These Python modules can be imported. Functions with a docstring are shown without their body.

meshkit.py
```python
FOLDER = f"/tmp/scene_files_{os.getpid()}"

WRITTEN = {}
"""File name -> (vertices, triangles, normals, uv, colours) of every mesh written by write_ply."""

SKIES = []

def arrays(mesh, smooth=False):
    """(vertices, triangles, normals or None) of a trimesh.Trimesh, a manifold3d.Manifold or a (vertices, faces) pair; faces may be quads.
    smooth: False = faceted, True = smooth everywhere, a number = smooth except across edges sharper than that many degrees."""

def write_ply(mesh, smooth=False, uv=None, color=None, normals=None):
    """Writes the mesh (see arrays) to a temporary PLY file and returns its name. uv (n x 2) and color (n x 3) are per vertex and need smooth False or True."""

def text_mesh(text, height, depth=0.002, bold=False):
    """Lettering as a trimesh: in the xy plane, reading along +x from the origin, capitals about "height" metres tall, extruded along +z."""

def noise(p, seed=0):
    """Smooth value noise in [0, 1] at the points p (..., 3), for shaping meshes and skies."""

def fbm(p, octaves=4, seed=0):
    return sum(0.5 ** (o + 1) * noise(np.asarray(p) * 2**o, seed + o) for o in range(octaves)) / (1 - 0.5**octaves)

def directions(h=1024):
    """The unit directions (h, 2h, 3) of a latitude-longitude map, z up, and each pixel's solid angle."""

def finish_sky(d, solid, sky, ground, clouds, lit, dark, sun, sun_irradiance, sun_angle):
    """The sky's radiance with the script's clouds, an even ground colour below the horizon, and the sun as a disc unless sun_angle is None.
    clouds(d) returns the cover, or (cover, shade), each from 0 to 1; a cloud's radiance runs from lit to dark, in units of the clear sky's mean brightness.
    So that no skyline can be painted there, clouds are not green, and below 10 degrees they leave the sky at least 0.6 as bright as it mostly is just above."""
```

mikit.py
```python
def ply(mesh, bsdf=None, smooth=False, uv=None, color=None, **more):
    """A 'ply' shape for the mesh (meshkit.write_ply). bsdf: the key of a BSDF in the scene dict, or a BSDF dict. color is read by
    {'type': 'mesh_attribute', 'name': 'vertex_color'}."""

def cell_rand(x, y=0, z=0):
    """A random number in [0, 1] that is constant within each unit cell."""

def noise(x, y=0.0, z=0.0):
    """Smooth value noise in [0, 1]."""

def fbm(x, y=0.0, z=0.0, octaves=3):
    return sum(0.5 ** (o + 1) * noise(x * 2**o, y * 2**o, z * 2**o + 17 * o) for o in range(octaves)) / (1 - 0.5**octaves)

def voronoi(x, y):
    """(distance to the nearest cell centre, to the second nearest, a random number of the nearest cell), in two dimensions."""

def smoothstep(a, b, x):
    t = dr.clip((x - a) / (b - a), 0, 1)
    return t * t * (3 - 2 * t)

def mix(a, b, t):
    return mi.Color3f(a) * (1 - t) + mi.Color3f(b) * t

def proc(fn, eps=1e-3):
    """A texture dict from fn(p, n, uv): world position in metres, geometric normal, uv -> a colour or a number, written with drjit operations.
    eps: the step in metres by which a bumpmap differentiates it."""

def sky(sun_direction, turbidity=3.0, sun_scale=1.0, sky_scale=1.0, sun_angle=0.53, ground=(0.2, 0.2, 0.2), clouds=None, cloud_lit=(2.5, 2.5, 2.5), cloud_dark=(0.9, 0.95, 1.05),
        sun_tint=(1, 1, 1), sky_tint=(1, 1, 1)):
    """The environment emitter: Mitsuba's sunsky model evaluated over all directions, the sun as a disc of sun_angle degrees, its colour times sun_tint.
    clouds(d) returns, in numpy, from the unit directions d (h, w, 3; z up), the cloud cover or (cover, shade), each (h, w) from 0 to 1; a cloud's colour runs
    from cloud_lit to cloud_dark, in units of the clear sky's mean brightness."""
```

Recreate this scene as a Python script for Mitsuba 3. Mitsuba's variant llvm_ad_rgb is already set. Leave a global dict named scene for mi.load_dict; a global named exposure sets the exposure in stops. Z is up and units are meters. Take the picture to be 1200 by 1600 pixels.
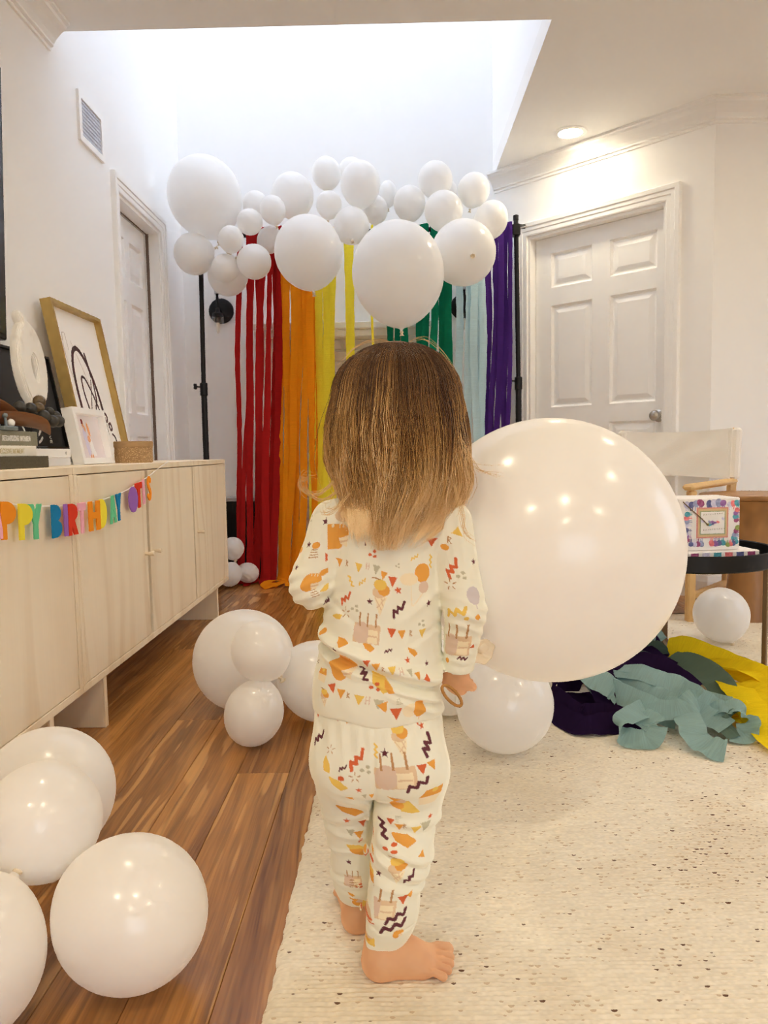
import math
import numpy as np
import trimesh
import shapely
from shapely.geometry import Polygon, LineString, Point, MultiPoint, box as sbox
from shapely import affinity
from shapely.ops import unary_union
from scipy.spatial import ConvexHull
import drjit as dr
import mitsuba as mi
import mikit
import meshkit
from mikit import noise, fbm, voronoi, cell_rand, smoothstep, mix, proc

scene, labels = {}, {}
T = mi.ScalarTransform4f

# ------------------------------------------------------------------ camera
EYE = [0.0, 0.0, 0.78]
YAW, PITCH, ROLL = math.radians(0.759), math.radians(4.639), math.radians(1.003)
FWD = np.array([-math.sin(YAW) * math.cos(PITCH), math.cos(YAW) * math.cos(PITCH), -math.sin(PITCH)])
RGT = np.array([math.cos(YAW), math.sin(YAW), 0.0])
DWN = np.cross(FWD, RGT)
UP = -(-math.sin(ROLL) * RGT + math.cos(ROLL) * DWN)
scene['camera'] = {
    'type': 'perspective', 'fov': 2 * math.degrees(math.atan(600 / 1180)), 'fov_axis': 'x',
    'to_world': T().look_at(origin=EYE, target=(np.array(EYE) + FWD).tolist(), up=UP.tolist()),
    'near_clip': 0.02, 'far_clip': 60.0}

# ------------------------------------------------------------------ light
# daylight of an even bright sky: it enters through the skylight over the shaft and through the windows
scene['sky'] = mikit.sky((0.35, -0.5, 0.8), turbidity=4.0, sun_scale=0.0, sky_scale=2.65,
                         clouds=lambda d: 0.75 + 0 * d[..., 2], cloud_lit=(1.0, 1.02, 1.06), cloud_dark=(0.9, 0.95, 1.0),
                         ground=(0.3, 0.3, 0.28), sky_tint=(0.89, 1.0, 1.13))
LAMP = (1.0, 0.865, 0.62)          # warm recessed lamps
LAMP_POWER = 40.0
exposure = 3.02

CEIL, TOPZ = 2.44, 3.75           # low ceiling, top of the skylight shaft
XL, YB, DIAG = -1.30, 4.83, 5.43  # left wall, back wall, diagonal wall x + y = DIAG
XR, YF, YC = 3.10, -2.90, 3.835   # right wall, wall behind the camera, short wall right of the diagonal
XO, YO = 0.645, 3.09              # edges of the opening in the low ceiling

# ------------------------------------------------------------------ helpers


def put(key, label=None, cat=None, group=None, kind=None):
    d = {k: v for k, v in (('label', label), ('category', cat), ('group', group), ('kind', kind)) if v}
    if d:
        labels[key] = d


USED = {}


def fresh(base):
    n = USED.get(base, -1) + 1
    USED[base] = n
    return base if n == 0 else f'{base}_{n:03d}'


def thing(name, label, cat, group=None):
    k = fresh(name)
    put(k, label, cat, group)
    return k


def add(name, mesh, mat, parent=None, smooth=False, label=None, cat=None, group=None, kind=None, **kw):
    k = fresh(name if parent is None else parent + '__' + name)
    if isinstance(mesh, list):
        mesh = join(mesh)
    scene[k] = mikit.ply(mesh, mat, smooth=smooth, **kw)
    put(k, label, cat, group, kind)
    return k


def join(ms):
    out, at = ([], []), 0
    for m in ms:
        v, f = (m.vertices, m.faces) if hasattr(m, 'vertices') else m
        v, f = np.asarray(v, float), np.asarray(f, int)
        if f.shape[1] == 4:
            f = np.vstack([f[:, [0, 1, 2]], f[:, [0, 2, 3]]])
        out[0].append(v)
        out[1].append(f + at)
        at += len(v)
    return np.vstack(out[0]), np.vstack(out[1])


def hull(p):
    p = np.asarray(p, float)
    h = ConvexHull(p)
    f = h.simplices.copy()
    c = p[h.vertices].mean(0)
    n = np.cross(p[f[:, 1]] - p[f[:, 0]], p[f[:, 2]] - p[f[:, 0]])
    flip = (n * (p[f[:, 0]] - c)).sum(1) < 0
    f[flip] = f[flip][:, ::-1]
    ids = np.unique(f)
    re = np.zeros(len(p), int)
    re[ids] = np.arange(len(ids))
    return p[ids], re[f]


def bx(x0, x1, y0, y1, z0, z1, b=0.0):
    """Box, edges chamfered by b."""
    p = []
    for i, x in ((1, x0), (-1, x1)):
        for j, y in ((1, y0), (-1, y1)):
            for k, z in ((1, z0), (-1, z1)):
                if b <= 0:
                    p.append((x, y, z))
                else:
                    p += [(x, y + j * b, z + k * b), (x + i * b, y, z + k * b), (x + i * b, y + j * b, z)]
    return hull(p)


def place(m, o=(0, 0, 0), ex=(1, 0, 0), ey=(0, 1, 0), ez=(0, 0, 1)):
    v, f = (m.vertices, m.faces) if hasattr(m, 'vertices') else m
    M = np.array([ex, ey, ez], float)
    v = np.asarray(v, float) @ M + np.asarray(o, float)
    f = np.asarray(f)
    return (v, f[:, ::-1]) if np.linalg.det(M) < 0 else (v, f)


def unit(v):
    v = np.asarray(v, float)
    return v / np.linalg.norm(v)


def frame(d, hint=(0, 0, 1)):
    """Two unit vectors perpendicular to d."""
    d = unit(d)
    if abs(np.dot(d, unit(hint))) > 0.97:
        hint = (1, 0.1, 0)
    a = unit(np.cross(hint, d))
    return a, np.cross(d, a)


def lathe(prof, n=32, o=(0, 0, 0), axis=(0, 0, 1)):
    """Solid of revolution of (radius, height) pairs about an axis from o."""
    a, b = frame(axis)
    axis = unit(axis)
    th = np.arange(n) * 2 * np.pi / n
    prof = np.asarray(prof, float)
    ring = np.cos(th)[:, None] * a + np.sin(th)[:, None] * b
    v = np.asarray(o, float) + prof[:, None, :1] * ring[None] + prof[:, None, 1:] * axis
    m = len(prof)
    i, j = np.meshgrid(np.arange(m - 1), np.arange(n), indexing='ij')
    k = (j + 1) % n
    q = np.stack([i * n + j, i * n + k, (i + 1) * n + k, (i + 1) * n + j], -1).reshape(-1, 4)
    return v.reshape(-1, 3), np.vstack([q[:, [0, 1, 2]], q[:, [0, 2, 3]]])


def cyl(p0, p1, r, n=16, r1=None, b=0.0):
    p0, p1 = np.asarray(p0, float), np.asarray(p1, float)
    L = np.linalg.norm(p1 - p0)
    r1 = r if r1 is None else r1
    b = min(b, r * 0.6, r1 * 0.6, L * 0.3)
    return lathe([(1e-5, 0), (r - b, 0), (r, b), (r1, L - b), (r1 - b, L), (1e-5, L)], n, p0, p1 - p0)


def tube(pts, r, n=8):
    p = np.asarray(pts, float)
    r = np.broadcast_to(np.asarray(r, float), (len(p),))
    t = np.gradient(p, axis=0)
    t /= np.linalg.norm(t, axis=1, keepdims=True)
    a = [frame(t[0])[0]]
    for i in range(1, len(p)):
        w = a[-1] - np.dot(a[-1], t[i]) * t[i]
        a.append(unit(w))
    a = np.array(a)
    b = np.cross(t, a)
    th = np.arange(n) * 2 * np.pi / n
    v = p[:, None] + r[:, None, None] * (np.cos(th)[None, :, None] * a[:, None] + np.sin(th)[None, :, None] * b[:, None])
    m = len(p)
    i, j = np.meshgrid(np.arange(m - 1), np.arange(n), indexing='ij')
    k = (j + 1) % n
    q = np.stack([i * n + j, i * n + k, (i + 1) * n + k, (i + 1) * n + j], -1).reshape(-1, 4)
    v = np.vstack([v.reshape(-1, 3), p[:1], p[-1:]])
    c0, c1 = len(v) - 2, len(v) - 1
    jj = np.arange(n)
    caps = [np.stack([jj * 0 + c0, (jj + 1) % n, jj], 1), np.stack([jj * 0 + c1, (m - 1) * n + jj, (m - 1) * n + (jj + 1) % n], 1)]
    return v, np.vstack([q[:, [0, 1, 2]], q[:, [0, 2, 3]]] + caps)


def spline(pts, n):
    """Catmull-Rom through the points, n samples."""
    p = np.asarray(pts, float)
    q = np.vstack([2 * p[0] - p[1], p, 2 * p[-1] - p[-2]])
    u = np.linspace(0, len(p) - 1 - 1e-9, n)
    i = u.astype(int)
    t = (u - i)[:, None]
    a, b, c, d = q[i], q[i + 1], q[i + 2], q[i + 3]
    return 0.5 * (2 * b + (c - a) * t + (2 * a - 5 * b + 4 * c - d) * t ** 2 + (3 * b - a - 3 * c + d) * t ** 3)


def extrude(poly, d, o=(0, 0, 0), ex=(1, 0, 0), ey=(0, 0, 1), ez=(0, -1, 0)):
    """Shapely polygon(s), drawn in (ex, ey), thickened by d along ez."""
    ms = []
    for g in getattr(poly, 'geoms', [poly]):
        if g.geom_type == 'Polygon' and g.area > 1e-9:
            ms.append(trimesh.creation.extrude_polygon(g, d, engine='earcut'))
    return place(join(ms), o, ex, ey, ez)


def sweep(prof, path, up=(0, 0, 1)):
    """Moulding: profile (out, up) pairs, closed, swept along a straight path p0 -> p1 with given outward directions at both ends."""
    (p0, o0), (p1, o1) = path
    prof = np.asarray(prof, float)
    n = len(prof)
    v = np.vstack([np.asarray(p, float) + prof[:, :1] * np.asarray(o, float) + prof[:, 1:] * np.asarray(up, float) for p, o in ((p0, o0), (p1, o1))])
    f = []
    for i in range(n):
        j = (i + 1) % n
        f += [(i, j, n + j), (i, n + j, n + i)]
    cap = trimesh.creation.triangulate_polygon(Polygon(prof), engine='earcut')
    cv, cf = cap
    # triangulate_polygon keeps vertex order for simple rings
    idx = np.array([np.argmin(np.linalg.norm(prof - c, axis=1)) for c in cv])
    f += [tuple(x) for x in idx[cf]] + [tuple(x[::-1] + n) for x in idx[cf]]
    m = trimesh.Trimesh(v, np.array(f), process=False)
    if m.volume < 0:
        m.invert()
    return m.vertices, m.faces


def rgb(*c):
    return {'type': 'rgb', 'value': [float(x) for x in c]}


def mat(key, color, rough=0.5, **kw):
    color = proc(color) if callable(color) else rgb(*color) if isinstance(color, tuple) else color
    bump = kw.pop('bump', None)
    eps = kw.pop('eps', 1e-3)
    b = {'type': 'principled', 'base_color': color, 'roughness': rough, 'specular': 0.5, **kw}
    if bump:
        b = {'type': 'bumpmap', 'height': proc(bump, eps), 'scale': 1.0, 'bsdf': b}
    scene[key] = {'type': 'twosided', 'bsdf': b}
    return key


# ------------------------------------------------------------------ materials
def wall_bump(p, n, uv):
    return fbm(p.x * 160, p.y * 160, p.z * 160, 2) * 0.00025


mat('paint_wall', (0.86, 0.86, 0.855), 0.55, bump=wall_bump, eps=2e-3)
mat('paint_ceiling', (0.82, 0.815, 0.80), 0.7)
mat('paint_trim', (0.87, 0.865, 0.85), 0.32)
mat('paint_door', (0.86, 0.86, 0.855), 0.36)
mat('black_metal', (0.006, 0.006, 0.0065), 0.38, specular=0.3)
mat('backing_board', (0.62, 0.50, 0.34), 0.8)
mat('brown_strip', (0.16, 0.11, 0.085), 0.6)
mat('brass_knob', (0.55, 0.53, 0.50), 0.18, metallic=1.0)
mat('steel', (0.62, 0.62, 0.62), 0.28, metallic=1.0)
mat('bronze', (0.20, 0.13, 0.07), 0.38, metallic=0.6)


def ash(p, n, uv):
    w = fbm(p.y * 2.6, p.z * 0.7, p.x * 3, 3) * 2.2
    a = noise(p.y * 30 + w * 7, p.z * 0.9, p.x * 30)
    b = noise(p.y * 240 + w * 8, p.z * 5, p.x * 240)
    c = noise(p.y * 2.6 + 11, p.z * 0.4, 4.0)
    t = smoothstep(0.45, 0.95, a) * 0.42 + 0.14 * b + 0.26 * c
    return mix((0.84, 0.75, 0.585), (0.67, 0.535, 0.36), dr.clip(t, 0, 1))


mat('ash_wood', ash, 0.42)
mat('ash_edge', (0.74, 0.63, 0.46), 0.45)


def floor_wood(p, n, uv):
    k = dr.floor(uv.x / 10)
    x = uv.x - k * 10
    y = uv.y + k * 3.7
    tone = cell_rand(k, 3)
    w = noise(x * 9 + k, y * 1.3) * 0.05 + noise(x * 30 + k, y * 5) * 0.012
    a = noise((x + w) * 150, y * 4.5, k)
    b = noise((x + w) * 430, y * 14.0, k + 9)
    c = fbm((x + w * 1.5) * 24, y * 1.6, k + 31, 3)
    # pale and dark fibres of the pressed strands
    area = smoothstep(0.42, 0.72, noise(x * 8, y * 1.3, k + 3))
    gold = smoothstep(0.62, 0.80, noise((x + w * 0.7) * 88, y * 5.5, k + 57)) * (0.25 + 0.75 * area)
    dark = smoothstep(0.66, 0.82, noise((x + w) * 120, y * 4.0, k + 71))
    t = dr.clip(0.22 * a + 0.22 * b + 0.75 * c + 0.34 * (tone - 0.5) - 0.12, 0, 1)
    col = mix((0.125, 0.041, 0.010), (0.53, 0.245, 0.066), t)
    col = col * (1 - 0.22 * dark)
    return mix(col, (0.64, 0.35, 0.12), gold * 0.55)


def floor_rough(p, n, uv):
    return 0.22 + 0.12 * noise(uv.x * 40, uv.y * 6)


scene['floor_wood'] = {'type': 'twosided', 'bsdf': {'type': 'principled', 'base_color': proc(floor_wood), 'roughness': proc(floor_rough), 'specular': 0.5, 'clearcoat': 0.35, 'clearcoat_gloss': 0.85}}
mat('subfloor', (0.02, 0.012, 0.008), 0.8)


def rug_color(p, n, uv):
    row = p.y / 0.009
    r = dr.floor(row)
    sx = p.x * 105 + cell_rand(r, 5) * 9
    cx = dr.floor(sx)
    knot, size = cell_rand(cx, r, 2), cell_rand(cx, r, 7)
    fx, fy = sx - cx - 0.5, row - r - 0.5
    spot = dr.square(fx / 0.5) + dr.square(fy / 0.30) < 0.15 + 0.85 * size * size
    clump = smoothstep(0.55, 0.78, fbm(p.x * 4.5, p.y * 4.5, 2.0, 3))
    dark = (knot > 0.980 - 0.075 * clump) & spot
    tan = (knot < 0.11 + 0.20 * clump) & spot
    big = fbm(p.x * 2.2 + 5, p.y * 2.2, 0.0, 3)
    c = mix((0.80, 0.745, 0.63), (0.70, 0.625, 0.49), smoothstep(0.35, 0.7, big))
    c = c * (0.90 + 0.16 * noise(p.x * 190, p.y * 260))
    c = mix(c, (0.55, 0.43, 0.29), 0.22 * clump)
    c = mix(c, (0.42, 0.29, 0.16), dr.select(tan, 0.6, 0.0))
    return mix(c, (0.11, 0.05, 0.025), dr.select(dark, 0.6 + 0.4 * size, 0.0))


def rug_bump(p, n, uv):
    return (noise(p.x * 260, p.y * 330, 3.0) + 0.6 * noise(p.x * 110, p.y * 160)) * 0.0016


mat('rug_wool', rug_color, 0.95, bump=rug_bump, eps=1e-3, specular=0.1, sheen=0.2)
mat('brick_white', lambda p, n, uv: mix((0.78, 0.74, 0.69), (0.66, 0.56, 0.48), fbm(p.x * 30, p.z * 30, 1.0, 3)), 0.85)
mat('mortar', (0.70, 0.67, 0.62), 0.95)
mat('stone_grey', (0.42, 0.42, 0.41), 0.5)
mat('screen_glass', (0.010, 0.014, 0.018), 0.12)

# ------------------------------------------------------------------ the setting: floor
PW = 0.127
rng = np.random.default_rng(7)
fl = add('floor', bx(XL - 0.1, XR + 0.1, YF - 0.1, YB + 0.1, -0.06, -0.018), 'subfloor', kind='structure')
for ci in range(-9, 27):
    x0 = -0.267 + ci * PW
    x1 = min(x0 + PW, XR)
    x0 = max(x0, XL)
    if x1 - x0 < 0.02:
        continue
    y = {-1: 1.786 - 3.5, -3: 2.16 - 3.5, -2: 1.1 - 3.5, 0: 2.6 - 3.5, 1: 2.0 - 3.5}.get(ci, YF - rng.uniform(0, 1.5))
    while y < YB:
        L = 1.75 if y < 1.0 and ci in (-1, -2, -3, 0, 1) else rng.uniform(1.1, 1.9)
        a, b = max(y, YF), min(y + L, YB)
        y += L
        if b - a < 0.03:
            continue
        v, f = bx(x0 + 0.0004, x1 - 0.0004, a + 0.0004, b - 0.0004, -0.018, rng.uniform(-0.0004, 0.0), 0.0012)
        i = USED.get(fl + '__plank', -1) + 1
        add('plank', (v, f), 'floor_wood', fl, uv=np.stack([v[:, 0] + 10 * (i + 1) + 3, v[:, 1]], 1))

# walls (outer faces are thick slabs, so that they read as walls from any side)
TH = 0.12
wl = [bx(XL - TH, XL, YF - TH, 3.71, 0, TOPZ), bx(XL - TH, XL, 4.36, YB + TH, 0, TOPZ), bx(XL - TH, XL, 3.71, 4.36, 2.03, TOPZ)]
add('wall_left', wl, 'paint_wall', kind='structure')
add('wall_back', bx(XL - TH, XO + 0.2, YB, YB + TH, 0, TOPZ), 'paint_wall', kind='structure')
s2 = math.sqrt(0.5)
DX, DN = np.array([s2, -s2, 0]), np.array([-s2, -s2, 0])      # along the diagonal wall (to the right), out of it into the room
DO = np.array([0.0, DIAG, 0.0])                                # s = 0
S0, S1 = 0.55, (1.595) * math.sqrt(2)


def dg(s, n=0.0, z=0.0):
    return DO + DX * s + DN * n + np.array([0, 0, z])


def dbox(s0, s1, n0, n1, z0, z1, b=0.0):
    return place(bx(s0, s1, n0, n1, z0, z1, b), DO, DX, DN, (0, 0, 1))


DS0, DS1, DH = 1.165, 2.012, 2.025     # opening of the door in the diagonal wall
add('wall_diagonal', [dbox(S0, DS0, -TH, 0, 0, CEIL), dbox(DS1, S1, -TH, 0, 0, CEIL), dbox(DS0, DS1, -TH, 0, DH, CEIL)], 'paint_wall', kind='structure')
# short wall right of the diagonal one, and the wall on the right with its window
add('wall_far_right', bx(1.595, XR + TH, YC, YC + TH, 0, CEIL), 'paint_wall', kind='structure')
W0, W1, WZ0, WZ1 = 1.65, 2.85, 0.45, 1.95
add('wall_right', [bx(XR, XR + TH, YF - TH, W0, 0, CEIL), bx(XR, XR + TH, W1, YC + TH, 0, CEIL), bx(XR, XR + TH, W0, W1, 0, WZ0), bx(XR, XR + TH, W0, W1, WZ1, CEIL)], 'paint_wall', kind='structure')
V0, V1, VZ0, VZ1 = 0.2, 2.4, 0.25, 2.05
add('wall_front', [bx(XL - TH, V0, YF - TH, YF, 0, CEIL), bx(V1, XR + TH, YF - TH, YF, 0, CEIL), bx(V0, V1, YF - TH, YF, 0, VZ0), bx(V0, V1, YF - TH, YF, VZ1, CEIL)], 'paint_wall', kind='structure')
scene['pane_glass'] = {'type': 'thindielectric', 'int_ior': 1.5}


def window(n, rects, axis, at, lo, hi, z0, z1, cols, rows):
    """Window frame with muntins and a pane, in a wall across the given axis."""
    k = thing(f'window_{n}', None, None)
    labels[k] = {'kind': 'structure'}
    w = 0.045

    def b(a0, a1, c0, c1, d0=0.02, d1=0.075):
        return bx(at + d0, at + d1, a0, a1, c0, c1, 0.004) if axis == 'x' else bx(a0, a1, at - d1, at - d0, c0, c1, 0.004)
    add('frame', [b(lo, lo + w, z0, z1), b(hi - w, hi, z0, z1), b(lo + w, hi - w, z0, z0 + w), b(lo + w, hi - w, z1 - w, z1)], 'paint_trim', k)
    for i in range(1, cols):
        x = lo + (hi - lo) * i / cols
        add('muntin', b(x - 0.012, x + 0.012, z0 + w, z1 - w, 0.03, 0.065), 'paint_trim', k)
    for i in range(1, rows):
        z = z0 + (z1 - z0) * i / rows
        add('muntin', b(lo + w, hi - w, z - 0.012, z + 0.012, 0.032, 0.063), 'paint_trim', k)
    s = 0.047
    q = np.array([(at + s, lo + w, z0 + w), (at + s, hi - w, z0 + w), (at + s, hi - w, z1 - w), (at + s, lo + w, z1 - w)]) if axis == 'x' else \
        np.array([(lo + w, at - s, z0 + w), (hi - w, at - s, z0 + w), (hi - w, at - s, z1 - w), (lo + w, at - s, z1 - w)])
    add('pane', (q, np.array([[0, 1, 2], [0, 2, 3]])), 'pane_glass', k)


window(1, None, 'x', XR, W0, W1, WZ0, WZ1, 2, 2)
window(2, None, 'y', YF, V0, V1, VZ0, VZ1, 4, 2)

# low ceiling with the opening under the skylight, the shaft above it
add('ceiling', [bx(XL - TH, XR + TH, YF - TH, YO, CEIL, CEIL + 0.1), bx(XO, XR + TH, YO, YC + TH + 1.2, CEIL, CEIL + 0.1)], 'paint_ceiling', kind='structure')
add('wall_shaft_near', bx(XL, XO + 0.1, YO - 0.1, YO, CEIL + 0.1, TOPZ), 'paint_wall', kind='structure')
add('wall_shaft_right', bx(XO, XO + 0.1, YO, YB + 0.02, CEIL + 0.1, TOPZ), 'paint_wall', kind='structure')
# skylight: frame bars and panes on top of the shaft
sk = thing('window_3', None, None)
labels[sk] = {'kind': 'structure'}
add('frame', [bx(XL - TH, XO + 0.1, YO - 0.1, YO + 0.05, TOPZ, TOPZ + 0.07), bx(XL - TH, XO + 0.1, YB - 0.05, YB + TH, TOPZ, TOPZ + 0.07),
              bx(XL - TH, XL + 0.05, YO + 0.05, YB - 0.05, TOPZ, TOPZ + 0.07), bx(XO - 0.05, XO + 0.1, YO + 0.05, YB - 0.05, TOPZ, TOPZ + 0.07)], 'paint_trim', sk)
for i in (1, 2):
    x = XL + (XO - XL) * i / 3
    add('bar', bx(x - 0.025, x + 0.025, YO + 0.05, YB - 0.05, TOPZ, TOPZ + 0.06, 0.004), 'paint_trim', sk)
add('pane', (np.array([(XL, YO, TOPZ + 0.04), (XO, YO, TOPZ + 0.04), (XO, YB, TOPZ + 0.04), (XL, YB, TOPZ + 0.04)]), np.array([[0, 1, 2], [0, 2, 3]])), 'pane_glass', sk)

# crown mouldings, baseboards
CROWN = [(0, 0), (0.085, 0), (0.085, -0.012), (0.074, -0.016), (0.07, -0.026), (0.05, -0.040), (0.03, -0.062), (0.02, -0.078), (0.02, -0.086), (0.008, -0.090), (0.008, -0.102), (0, -0.104)]
BASE = [(0, 0), (0.016, 0), (0.016, 0.085), (0.010, 0.098), (0.006, 0.112), (0, 0.114)]
XA, YA = np.array([1.0, 0, 0]), np.array([0, 1.0, 0])


def mould(n, prof, p0, o0, p1, o1, name='trim'):
    add(f'{name}_{n}', sweep(prof, ((p0, o0), (p1, o1))), 'paint_trim', kind='structure')


mould(1, CROWN, (XL, YF, CEIL), XA, (XL, 3.03, CEIL), XA)
miter = DN * 1.0 + DX * math.tan(math.radians(-22.5))
cs = DO + DX * S1
mould(2, CROWN, dg(0.92, 0, CEIL), DN, cs + np.array([0, 0, CEIL]), DN - DX * math.tan(math.radians(22.5)) * -1)
mould(3, CROWN, cs + np.array([0, 0, CEIL]), DN - DX * math.tan(math.radians(22.5)) * -1, (XR, YC, CEIL), -YA)
mould('left', BASE, (XL, YF, 0), XA, (XL, 3.60, 0), XA, 'baseboard')
mould('back', BASE, (XL, YB, 0), -YA, (0.6, YB, 0), -YA, 'baseboard')
mould('diagonal', BASE, dg(DS1 + 0.09, 0, 0), DN, cs, DN + DX * math.tan(math.radians(22.5)), 'baseboard')
mould('far_right', BASE, cs, DN + DX * math.tan(math.radians(22.5)), (XR, YC, 0), -YA, 'baseboard')


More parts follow.
